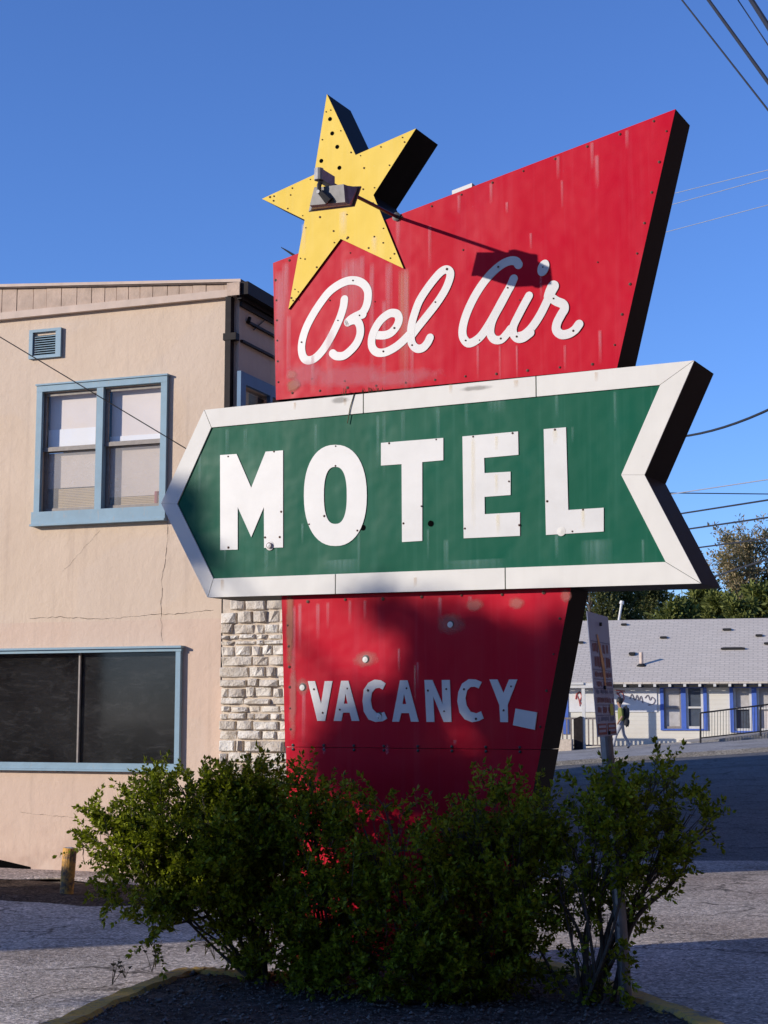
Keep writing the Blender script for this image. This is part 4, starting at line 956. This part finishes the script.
M['brightblue']=simple('bright blue trim',(.075,.15,.50),.5,.1,6); M['offwhite']=simple('off white paint',(.66,.64,.59),.6,.08,6); M['paneshade']=simple('curtain grey',(.55,.52,.49),.8,.2,4); M['panedark']=simple('dark pane',(.10,.12,.15),.15,.2,4)
M['woodgrey']=simple('weathered deck wood',(.20,.17,.15),.85,.25,9); M['banner']=simple('white banner cloth',(.74,.73,.72),.7,.05,4); M['inkred']=simple('red brush ink',(.42,.10,.10),.7,.3,9); M['inkgrey']=simple('grey brush ink',(.22,.20,.22),.7,.3,9)
HF=Frame(at(640,745,HZ)*np.array([1,1,0]),14)
OX,OY=HF.O[0],HF.O[1]; lx=lambda x,y=700,w=0:HF.uv(x,y,w)[0]
lz=lambda x,y,w=0:HF.uv(x if x else 690,y,w)[1]
eave=lz(650,682.5); ridge=HF.uv(650,621.5,5.2)[1]; HL,HR=lx(300)+OX,lx(1000)+OX
def hpl(x,y,w): return HF.uv(x,y,w)[0]
hs=empty('far_house',(OX,OY,0),HF.rot,'long low cream house with grey roof and blue windows across the street','house')
wins=[(lx(661),lx(706),lz(0,729),lz(0,686)),(lx(730.5),lx(778),lz(0,731),lz(0,686)),(lx(800),lx(850),lz(0,731),lz(0,686)),(lx(562.5),lx(567.5),lz(0,733),lz(0,688))]
b=MB(); b.mat('siding'); wall_with_openings(b,HL-OX,HR-OX,-.3,eave+.1,[(a,c,d,e) for a,c,d,e in wins],.1)
b.face([(HL-OX,0,-.3),(HL-OX,0,eave),(HL-OX,10.4,eave),(HL-OX,10.4,-.3)]); b.face([(HR-OX,0,-.3),(HR-OX,10.4,-.3),(HR-OX,10.4,eave),(HR-OX,0,eave)]); b.face([(HL-OX,10.4,-.3),(HR-OX,10.4,-.3),(HR-OX,10.4,eave),(HL-OX,10.4,eave)])
b.face([(HL-OX,0,eave),(HL-OX,10.4,eave),(HL-OX,5.2,ridge)]); b.face([(HR-OX,0,eave),(HR-OX,10.4,eave),(HR-OX,5.2,ridge)]); b.build('wall',parent=hs)
def slope_pt(x,t,o=0): # t: -> y from eave(-.45) to ridge
    y=-.5+t*(5.7); z=eave-.06+(ridge-(eave-.06))*t; return (x,y,z+o)
sl_=(ridge-(eave-.06))/5.7
b=MB(); b.mat('shingles'); XL,XR=HL-OX-.4,HR-OX+.4
b.hexa([slope_pt(XL,0),slope_pt(XR,0),slope_pt(XR,1),slope_pt(XL,1)],[slope_pt(XL,0,.07),slope_pt(XR,0,.07),slope_pt(XR,1,.07),slope_pt(XL,1,.07)])
b.hexa([slope_pt(XL,1),slope_pt(XR,1),(XR,10.9,eave-.06),(XL,10.9,eave-.06)],[slope_pt(XL,1,.07),slope_pt(XR,1,.07),(XR,10.9,eave+.01),(XL,10.9,eave+.01)])
rf=b.build('roof',parent=hs)
def roofpt(x,y):
    # intersect ray with roof plane
    d=ray(x,y); n=np.array([0,0,1.])-sl_*HF.W; P0=HF.world(0,-.5,eave-.06+.07); q=C0+d*(np.dot(P0-C0,n)/np.dot(d,n)); return HF.local(q)
for (x,y,wx) in ((663.5,638,7),(727,630,9),(759,636,7),(632,655,5),(632,654,6),(733,649,24),(581,643,5),(633,654,5),(768,644,8),(624,625,6)):
    b=MB(); b.mat('roomdark'); p=roofpt(x,y); s_=wx/2/26.4; b.hexa([(p[0]-s_,p[1]-.12,p[2]-.02),(p[0]+s_,p[1]-.12,p[2]-.02),(p[0]+s_,p[1]+.12,p[2]+.02),(p[0]-s_,p[1]+.12,p[2]+.02)],[(p[0]-s_,p[1]-.12,p[2]+.05),(p[0]+s_,p[1]-.12,p[2]+.05),(p[0]+s_*.7,p[1]+.12,p[2]+.08),(p[0]-s_*.8,p[1]+.12,p[2]+.08)]); b.build('roof_vent',parent=rf)
p=roofpt(641.5,665); b=MB(); b.mat('rooftrim'); b.tube([(p[0],p[1],p[2]-.1),(p[0],p[1],p[2]+.48)],.075,10); b.mat('roomdark'); b.tube([(p[0],p[1],p[2]-.05),(p[0],p[1],p[2]+.05)],[.22,.10],10); b.build('vent_pipe',parent=rf)
p=(HF.uv(617,621,5.6)[0],5.6,HF.uv(617,621,5.6)[1]); q=(HF.uv(621.5,604,5.6)[0],5.6,HF.uv(621.5,604,5.6)[1]); b=MB(); b.mat('offwhite'); b.tube([(p[0],p[1],p[2]-.4),tuple(q)],.05,8); b.tube([tuple(q),(q[0]+.03,q[1],q[2]+.13)],[.10,.08],8); b.build('flue_pipe',parent=rf)
b=MB(); b.mat('offwhite')
for i in range(-14,30):
    x_=lx(671+i*14.9); 
    if XL<x_<XR: b.box(x_-.05,x_+.05,-.53,-.02,eave-.17,eave-.07)
b.mat('roomdark'); b.box(XL,XR,-.46,-.44,eave-.20,eave-.10)  # dark strip standing in for the shadow under the eave
b.build('rafter_tails',parent=rf)
for wi,(a,c,d,e) in enumerate(wins):
    wv=empty('window',(0,0,0)); wv.parent=hs
    b=MB(); b.mat('brightblue'); t=.13; 
    frame_box(b,a-.03,c+.03,d-.05,e+.06,t,-.06,-.002,.14,.06)
    if c-a>1: mid_=(a+c)/2; b.box(mid_-.09,mid_+.09,-.05,.09,d,e)
    b.build('window_frame',parent=wv)
    if c-a>1:
        for h_,(x0,x1) in enumerate(((a+.10,mid_-.09),(mid_+.09,c-.10))):
            b=MB(); b.mat('sash' if (wi==0 and h_==0) else 'offwhite'); frame_box(b,x0,x1,d,e,.09 if (wi or h_) else .06,.01,.05,.08,.1); b.box(x0,x1,.0,.045,(d+e)/2-.035,(d+e)/2+.035); b.build('sash',parent=wv)
            b=MB(); b.mat('glass'); b.quad(x0,x1,d,e,.052); b.build('pane',parent=wv)
            b=MB()
            if wi==0 and h_==0: b.mat('paneshade'); b.box(x0,x1,.065,.07,d,e)
            elif wi==0: b.mat('panedark'); b.box(x0,x1,.065,.07,d,e)
            else:
                b.mat('paneshade'); b.box(x0,x1,.12,.13,(d+e)/2,e); b.mat('panedark' if h_==0 else 'shade'); b.box(x0,x1,.12,.13,d,(d+e)/2)
            b.build('curtain',parent=wv)
    else:
        b=MB(); b.mat('panedark'); b.box(a,c,.08,.09,d,e); b.build('pane',parent=wv)
# porch
pc=empty('porch',(0,0,0)); pc.parent=hs
b=MB(); b.mat('offwhite'); PY=-1.6
for x_ in (583.5,): 
    X=hpl(x_,700,PY); b.box(X-.06,X+.06,PY-.06,PY+.06,0,eave-.1)
x0=hpl(540,700,PY); x1=hpl(606,700,PY); b.box(x0,x1,PY-.1,PY+.02,eave-.22,eave-.05); b.box(x1-.9-.5,x1-.5-.3,PY-.15,-.02,eave-.10,eave-.02)
b.build('porch_post',parent=pc)
b=MB(); b.mat('woodgrey'); b.box(x0,x1,PY,-.01,.28,.36); zt=lz(590,718,PY)
b.box(x0,x1,PY-.03,PY+.03,zt-.05,zt+.02); b.box(x0,x1,PY-.025,PY+.025,.46,.52)
xx=x0
while xx<x1: b.box(xx,xx+.05,PY-.02,PY+.02,.5,zt-.04); xx+=.16
b.build('railing',parent=pc)
b=MB(); b.mat('woodgrey'); b.box(x0,x1,PY+.01,PY+.04,-.1,.28); b.mat('mortar'); X0=hpl(556,745,PY); X1=hpl(574,745,PY); b.box(X0,X1,PY-.75,PY-.15,.15,.72); b.box(X0+.05,X0+.13,PY-.7,PY-.6,-.02,.15); b.box(X1-.13,X1-.05,PY-.7,PY-.6,-.02,.15)
b.build('deck_skirt',parent=pc)
b=MB(); b.mat('brown'); X0=hpl(574,730,PY); X1=hpl(583,730,PY); b.prism([(X0,.05),(X1,.05),(X1,lz(578,717,PY)),((X0+X1)/2+.1,lz(578,716,PY)),(X0,lz(578,719,PY))],PY-.12,PY-.05); b.build('tall_gate',parent=pc)
# banner with brush lettering, dim and unreadable in the photograph
bn=MB(); bn.mat('banner'); u0,u1=lx(567.5),lx(657); v0_,v1_=lz(0,712),lz(0,685.5); bn.box(u0,u1,-.035,-.01,v0_,v1_); bn_o=bn.build('banner'); bn_o.location=(OX,OY,0); bn_o.rotation_euler=(0,0,HF.rot)
tag(bn_o,'long white banner with faded brush lettering on the cream house wall','banner')
def ink(pts,m,r=.03):
    bi=MB(); bi.mat(m); q=catmull(pts,4); bi.tube([(lx(p[0]),-.04,lz(0,p[1])) for p in q],r,5); bi.build('brush_mark',parent=bn_o)
ink([(576,699),(577,694),(580,692),(582,696),(580,701),(582,704)],'inkred'); ink([(577,694),(579,700),(580,706)],'inkred',.02)
ink([(617,692),(620,697),(619,704),(624,699),(622,692),(617,694)],'inkred',.022); ink([(616,690),(625,691)],'inkred',.02)
ink([(630,699),(632,694),(635,700),(637,695),(639,700),(641,696),(643,703)],'inkgrey',.022); ink([(645,698),(648,695),(650,700),(652,697),(655,700),(653,704),(648,705)],'inkgrey',.022)
for x_ in range(616,652,4):
    ink([(x_,687.3),(x_+2.2,687.2)],'inkgrey',.012)
# handrail on the rising walk
hr=MB(); hr.mat('darkmetal'); pts=[(700.5,713,742),(764,704,731),(800,699,724)]; HY=57.
def hz(x,y): q=at(x,y,HY); return (q[0],q[1],q[2])
hr.tube([hz(700.5,713),hz(764,705),hz(820,698)],.03,6); hr.tube([hz(700.5,738),hz(764,731),hz(820,724)],.022,6)
for x_,t_,b_ in ((700.5,713,742),(760.5,705,734),(818,698,727)): hr.tube([hz(x_,t_),hz(x_,b_+2)],.035,6)
for i in range(1,44):
    x_=700.5+i*2.85; f=(x_-700.5)/63.5; hr.tube([hz(x_,713-8*f),hz(x_,738-7*f)],.010,4,False)
h_=hr.build('handrail'); tag(h_,'black metal handrail on the sloping walk before the cream house','railing')
# low retaining edge for the walk
b=MB(); b.mat('concrete'); A=at(690,744,57.4); Bq=at(860,722,57.4)
b.hexa([(A[0],57.3,-.2),(Bq[0],57.3,-.2),(Bq[0],59.9,-.2),(A[0],59.9,-.2)],[(A[0],57.3,at(700,742,57.3)[2]-.0),(Bq[0],57.3,at(860,723,57.3)[2]),(Bq[0],59.9,at(860,723,57.3)[2]+.06),(A[0],59.9,at(700,742,57.3)[2]+.02)])
o=b.build('walkway'); tag(o,kind='structure')
# ================================================================= PERSON
def person():
    ft=at(622,750,55.5); X,Y=ft[0],ft[1]; z0=float(gh(np.array(X),np.array(Y)))+.165
    k=1.0
    J={'pel':(0,0,.95),'wai':(-.01,0,1.10),'che':(-.03,0,1.30),'nek':(-.05,0,1.46),'hd0':(-.06,0,1.54),'hd1':(-.075,0,1.64),'hd2':(-.07,0,1.73),
       'shl':(-.03,-.17,1.40),'ell':(-.0,-.21,1.13),'wrl':(-.14,-.20,.93),'hnl':(-.17,-.2,.86),'shr':(-.03,.17,1.40),'elr':(.08,.21,1.14),'wrr':(.03,.22,.92),'hnr':(.02,.22,.84),
       'hpl':(0,-.09,.92),'knl':(-.20,-.10,.54),'anl':(-.32,-.10,.12),'tol':(-.46,-.10,.05),'hpr':(0,.09,.92),'knr':(.08,.10,.50),'anr':(.30,.10,.16),'tor':(.20,.10,.04)}
    names=list(J); E_=[('pel','wai'),('wai','che'),('che','nek'),('nek','hd0'),('hd0','hd1'),('hd1','hd2'),('che','shl'),('shl','ell'),('ell','wrl'),('wrl','hnl'),('che','shr'),('shr','elr'),('elr','wrr'),('wrr','hnr'),('pel','hpl'),('hpl','knl'),('knl','anl'),('anl','tol'),('pel','hpr'),('hpr','knr'),('knr','anr'),('anr','tor')]
    Rd={'pel':.14,'wai':.125,'che':.15,'nek':.055,'hd0':.07,'hd1':.10,'hd2':.08,'shl':.065,'ell':.045,'wrl':.032,'hnl':.04,'shr':.065,'elr':.045,'wrr':.032,'hnr':.04,'hpl':.10,'knl':.065,'anl':.045,'tol':.04,'hpr':.10,'knr':.065,'anr':.045,'tor':.04}
    me=bpy.data.meshes.new('body'); me.from_pydata([J[n] for n in names],[(names.index(a),names.index(c)) for a,c in E_],[])
    o=bpy.data.objects.new('tmp',me); COL.objects.link(o); md=o.modifiers.new('s','SKIN')
    for i,n in enumerate(names): me.skin_vertices[0].data[i].radius=(Rd[n],Rd[n]); me.skin_vertices[0].data[i].use_root=(i==0)
    sb=o.modifiers.new('b','SUBSURF'); sb.levels=2; sb.render_levels=2
    bpy.context.view_layer.update(); dg=bpy.context.evaluated_depsgraph_get(); m2=bpy.data.meshes.new_from_object(o.evaluated_get(dg)); bpy.data.objects.remove(o)
    skin=simple('skin',(.36,.20,.13),.6,.1); shirt=simple('yellow green shirt',(.17,.19,.04),.8,.1); tr=simple('pale grey trousers',(.36,.36,.38),.8,.1); shoe=simple('dark shoes',(.03,.03,.03),.6,.1); sandal=skin
    m2.materials.clear()
    for m in (skin,shirt,tr,shoe): m2.materials.append(m)
    for p in m2.polygons:
        c=p.center; a=0
        if c.z<.10: a=3
        elif c.z<.98 and abs(c.y)<.19: a=2
        elif c.z<1.44 and (c.z>1.15): a=1
        elif c.z<=1.15 and abs(c.y)<.17: a=1
        p.material_index=a; p.use_smooth=True
    e=empty('person',(X,Y,z0),0,'person walking left past the house with black backpack and yellow green shirt','person')
    bo=bpy.data.objects.new('body',m2); COL.objects.link(bo); bo.parent=e
    hair=simple('black hair',(.012,.010,.010),.6,.2); pack=simple('black backpack cloth',(.018,.018,.02),.8,.2)
    def ell(name,c,r,mat):
        import bmesh
        bm=bmesh.new(); bmesh.ops.create_uvsphere(bm,u_segments=16,v_segments=10,radius=1)
        for v in bm.verts: v.co=Vector((v.co.x*r[0]+c[0],v.co.y*r[1]+c[1],v.co.z*r[2]+c[2]+(.03*math.sin(9*v.co.x))))
        m_=bpy.data.meshes.new(name); bm.to_mesh(m_); bm.free(); m_.materials.append(mat); q=bpy.data.objects.new(name,m_); COL.objects.link(q); q.parent=e
    ell('hair',(-.045,0,1.685),(.125,.115,.13),hair); ell('backpack',(.16,0,1.24),(.13,.17,.27),pack); ell('shoulder_bag',(.16,-.16,.93),(.10,.08,.15),pack)
person()
# ================================================================= TREES
def tree(label,px,ytop,ybase,depth,spread,seed,kind,group=None,cat='tree',zb=None):
    rng=np.random.default_rng(seed); gp_=at(px,700,depth); X=gp_[0]; zg=float(gh(np.array(X),np.array(depth))) if zb is None else zb
    top=at(px,ytop,depth)[2]; e=empty('tree',(X,depth,zg),0,label,cat,group); H=top-zg; sp_=spread*depth/F
    b=MB(); b.mat('bark'); b.tube([(0,0,-.3),(.1,0,H*.25),(-.05,.1,H*.6),(0,0,H*.9)],[H*.028,H*.022,H*.014,H*.004],9)
    P=[];
    nb={'ever':46,'bare':60,'thin':50}[kind]
    for i in range(nb):
        z=H*rng.uniform(.18 if kind=='ever' else .3,.9); a=rng.uniform(0,6.28); t=(z/H)
        rr=sp_*{'ever':(1.05-t*.65),'bare':(math.sin(math.pi*min(1,(t-.15)/.95))**.6 if t>.15 else .3),'thin':.9}[kind]*rng.uniform(.5,1)
        end=np.array([math.cos(a)*rr,math.sin(a)*rr,min(H,z+rr*rng.uniform(.1,.7)*(.4 if kind=='ever' else 1))]); st=np.array([0,0,z*.85])
        m_=(st+end)/2+rng.normal(size=3)*.1*rr; b.tube([tuple(st),tuple(m_),tuple(end)],[.05,.03,.01],4,False); P.append((st,end))
        if kind!='ever':
            for q in range(9):
                t0=rng.uniform(.4,1); s_=st+(end-st)*t0; d=rng.normal(size=3)*.5+np.array([0,0,.4])+(end-st)/max(.1,np.linalg.norm(end-st))*.6; s1=s_+d*rng.uniform(.35,.9)*sp_*.28
                b.tube([tuple(s_),tuple(s1)],[.014,.006],3,False); P.append((s_,s1))
    b.build('trunk',parent=e)
    Cc=[];Dd=[]
    for st,end in P:
        n={'ever':int(420),'bare':27,'thin':26}[kind]; t=rng.uniform(.35 if kind=='ever' else .5,1.05,(n,1)); Ln=np.linalg.norm(end-st)
        wob=rng.normal(size=(n,3))*({'ever':.17*sp_*.55,'bare':.12,'thin':.12}[kind]); Cc.append(st+(end-st)*t+wob); Dd.append(wob+rng.normal(size=(n,3))*.1+np.array([0,0,.1]))
    Cc=np.concatenate(Cc);Dd=np.concatenate(Dd); L_={'ever':.26,'bare':.19,'thin':.19}[kind]
    V,Fc=leaves(Cc,Dd,L_,L_*.5,rng); raw_mesh('crown',V,Fc,M[{'ever':'juniper','bare':'brownleaf','thin':'oliveleaf'}[kind]],e)
M['juniper']=leafmat('juniper foliage',(.065,.078,.018),(.15,.165,.042),.7,.15); M['brownleaf']=leafmat('dry brown leaves',(.17,.125,.07),(.32,.25,.14),.8,.3); M['oliveleaf']=leafmat('sparse olive leaves',(.05,.06,.02),(.12,.12,.045),.7,.25)
gt='trees behind the grey roof'
tree('broad dark evergreen just right of the sign edge behind the roof',678,583,650,74,36,21,'ever',gt)
tree('dark evergreen behind the roof below the brown leaved tree',722,584,650,76,34,22,'ever',gt)
tree('dark evergreen behind the roof at the right picture edge',768,578,650,75,36,23,'ever',gt)
tree('dark evergreen peeking over the arrow tip behind the roof',702,566,650,82,30,27,'ever',gt)
tree('lower dark evergreen filling the gap right of the tallest evergreen',745,590,650,73,30,29,'ever',gt)
tree('tall half bare tree with brown leaves at right',757,522,640,84,52,24,'bare',gt)
tree('thin leafless tree seen just beside the red sign edge',592,560,640,80,34,25,'thin',gt)
tree('olive tree behind the white roof flue',622,575,640,82,30,26,'thin',gt)
tree('tall thin twiggy tree between the flue and the evergreens',650,565,640,90,26,28,'thin',gt)
# ================================================================= WIRES
M['wire']=simple('black cable',(.02,.02,.022),.6,.2); M['wiregrey']=simple('pale grey cable',(.30,.32,.36),.6,.1)
def wire(p0,p1,y0,y1,r,label,mat='wire',ext=1.6,sag=.0,back=0.0):
    A=at(*p0,y0); Bq=at(*p1,y1); d=Bq-A; A2=A-d*back; B2=Bq+d*ext; n=24; pts=[]
    for i in range(n+1):
        t=i/n; p=A2+(B2-A2)*t; p=p.copy(); tt=t*(1+ext+back)-back; p[2]-=sag*4*tt*(1-tt) if -back<=tt<=1+ext else 0; pts.append(tuple(p))
    b=MB(); b.tube(pts,r,6); o=b.build('overhead_wire',mat); tag(o,label,'wire',group='overhead wires')
wire((682,0),(768,110),20,17,.011,'thin black wire crossing the sky leftmost at the top right corner',back=3)
wire((707,-2),(768,82),19,16,.021,'thick black cable second from left at the top right corner',back=3)
wire((738,0),(768,45),22,20,.009,'thin wire third from left at the top right corner',back=3)
wire((750,-2),(768,26),15,14,.026,'thickest twisted cable nearest the top right corner',back=3)
wire((680,192),(768,170),45,40,.010,'highest of three pale wires right of the red panel','wiregrey',back=1)
wire((676,203.5),(768,178),45,40,.010,'middle of three pale wires right of the red panel','wiregrey',back=1)
wire((670,231),(768,205),45,40,.010,'lowest of three pale wires right of the red panel','wiregrey',back=1)
wire((686,436),(768,410),26,22,.019,'black sagging wire meeting the arrow notch','wire',sag=.05,back=1)
wire((672,494),(768,479.5),50,44,.017,'faint wire just below the arrow notch','wiregrey',back=1)
wire((672,493),(768,494),60,60,.020,'level wire just below the arrow notch','wire',back=1)
wire((685,513),(768,500),50,44,.026,'dark wire above the brown tree between level and tree wires','wire',back=1)
wire((692,528.5),(768,517.5),50,44,.026,'dark wire touching the top of the brown tree','wire',back=1)
wire((703,547),(768,538.5),50,44,.024,'dark wire through the upper brown tree','wire',back=1)
wire((719,575),(768,559),50,44,.03,'lowest dark wire dipping through the brown tree','wire',back=1)
wire((0,337),(185,448),12.5,12.5,.0045,'thin black wire slanting down across the tan motel wall','wire',ext=1.2,back=1)

# ================================================================= OUT OF FRAME TO THE LEFT: what casts the shade
def shade_tree():
    rng=np.random.default_rng(5); hd=np.array([sun_to[0],sun_to[1]]); hd/=np.linalg.norm(hd); q=np.array([hd[1],-hd[0]])
    if q[1]<0: q=-q
    D=17.5; st=sun_to/math.hypot(sun_to[0],sun_to[1])
    # clumps given as the patch they shade: (px,py on the sign, radius px, density)
    cl=[(470,650,48,1.),(520,690,60,1.2),(420,700,42,1.),(380,735,48,1.1),(430,640,34,.9),(385,612,26,.7),(345,760,40,.9),(560,640,30,.8),(570,720,60,1.2),(500,740,30,.9),(440,800,46,1.5),(380,795,40,1.5),(500,800,44,1.4),(345,800,28,1.2),(480,820,70,1.4),(550,800,60,1.3),
        (190,508,26,1.3),(180,560,22,1.2),(200,548,28,1.3),(160,480,16,.7),(210,600,22,.7)]
    P=[]
    for x,y,r,de in cl:
        p=hit(x,y,SG.O,SG.W)+st*D; P.append((p,r/158.,de))
    # mass that shades shrubs and bed, given in scene space
    for (X,Y,z,r,de) in ((-1.45,9.3,.30,.36,1.1),(-1.1,9.3,.35,.36,1.1),(-.8,9.2,.25,.40,1.3),(-.3,9.1,.25,.45,1.4),(.25,9.0,.8,.5,1.4),(.2,9.0,.2,.6,1.4),(.8,8.9,.3,.6,1.4),(.8,8.9,1.0,.6,1.4),(1.4,8.7,.9,.55,1.3),(1.8,8.7,1.3,.4,1.),(-.7,8.7,.1,.3,1.3),(-.4,8.4,.1,.4,1.3),(.2,8.2,.1,.6,1.4),(1.0,8.3,.2,.6,1.3),(1.3,8.2,.9,.5,1.),(-.6,9.9,.1,.4,1.),(.2,9.6,.6,.5,1.)):
        p=np.array([X,Y,z])+st*(D-.5); P.append((p,r,de))
    ctr=np.mean([p for p,_,_ in P],0); ctr[:2]-=q*2.4; e=empty('tree',(ctr[0]-.8,ctr[1],0),0,'leafy street tree out of frame to the left of the sign','tree'); o_=np.array([ctr[0]-.8,ctr[1],0])
    b=MB(); b.mat('bark'); tz=ctr[2]-1.6
    b.tube([(0,0,-.2),(.05,0,tz*.5),(0,.05,tz),(.4,0,tz+1.2)],[.16,.13,.11,.05],10)
    Cs=[];Ds=[]
    for p,r,de in P:
        c=p-o_; s0=np.array([0,0,tz*rng.uniform(.7,1.)]); m_=(s0+c)/2+rng.normal(size=3)*.15
        b.tube([tuple(s0),tuple(m_),tuple(c)],[.03,.018,.006],5,False)
        n=int(620*de*(r/.35)**2); d=rng.normal(size=(n,3)); d/=np.linalg.norm(d,axis=1,keepdims=True); Cs.append(c+d*r*rng.uniform(.05,1.05,(n,1))**.6); Ds.append(rng.normal(size=(n,3)))
    b.build('trunk',parent=e); Cs=np.concatenate(Cs); Ds=np.concatenate(Ds); Wp=Cs+o_
    s_=Wp[:,:2]@q; e_=Wp[:,2]-math.tan(EL)*(Wp[:,:2]@hd)
    keep=~((s_>8.8)&(e_>1.15)&(e_<2.0))&~((s_>9.35)&(e_<.85)); Cs=Cs[keep];Ds=Ds[keep]
    V,Fc=leaves(Cs,Ds,.11,.07,rng); raw_mesh('crown',V,Fc,M['leaf'],e)
shade_tree()
# unseen block added beyond the left picture edge to shade the lot
hdv=sun_to[:2]/np.linalg.norm(sun_to[:2]); dq=12.5
se=empty('lot_shade_block',(-3+hdv[0]*dq,13.05+hdv[1]*dq,0),math.atan2(hdv[1],hdv[0])+math.pi,'low tan block added out of frame at left to shade the lot','shade block')
b=MB(); b.mat('stucco'); b.box(-1.5,0,-1.9,1.9,0,3.78); b.build('wall',parent=se); b=MB(); b.mat('roofing'); b.box(-1.65,.1,-1.95,1.95,3.78,3.88); b.build('roof',parent=se)

# brick block added behind the camera to hold back sky fill
def backdrop():
    e=empty('sky_fill_block',(14,-15,0),0,'long tall brick block added behind the camera to cut sky fill','building')
    M['brick']=simple('dark brick',(.12,.06,.045),.9,.3,3)
    b=MB(); b.mat('brick'); b.box(-34,34,-10,0,0,19); b.build('wall',parent=e)
    b=MB(); b.mat('roofing'); b.box(-34.3,34.3,-10.3,.3,19,19.4); b.build('roof',parent=e)
    for i in range(12):
        for j in range(3):
            b=MB(); b.mat('panedark'); x=-32+i*5.2; z=1.2+j*4.1; b.box(x,x+2.2,.003,.05,z,z+2.2); b.build('window',parent=e)
backdrop()

def right_fill_block():  # unseen block added at right; keeps skylight off the sign's sides
    e=empty('sky_fill_block',(17,-12,0),0,'dark brick block added out of frame at right to cut sky fill','building')
    b=MB(); b.mat('brick'); b.box(0,10,0,50,0,14); b.build('wall',parent=e)
    b=MB(); b.mat('roofing'); b.box(-.3,10.3,-.3,50.3,14,14.4); b.build('roof',parent=e)
    for i in range(8):
        for j in range(3):
            b=MB(); b.mat('panedark'); y=2+i*6; z=1.2+j*4.3; b.box(-.05,-.003,y,y+2.2,z,z+2.2); b.build('window',parent=e)
right_fill_block()
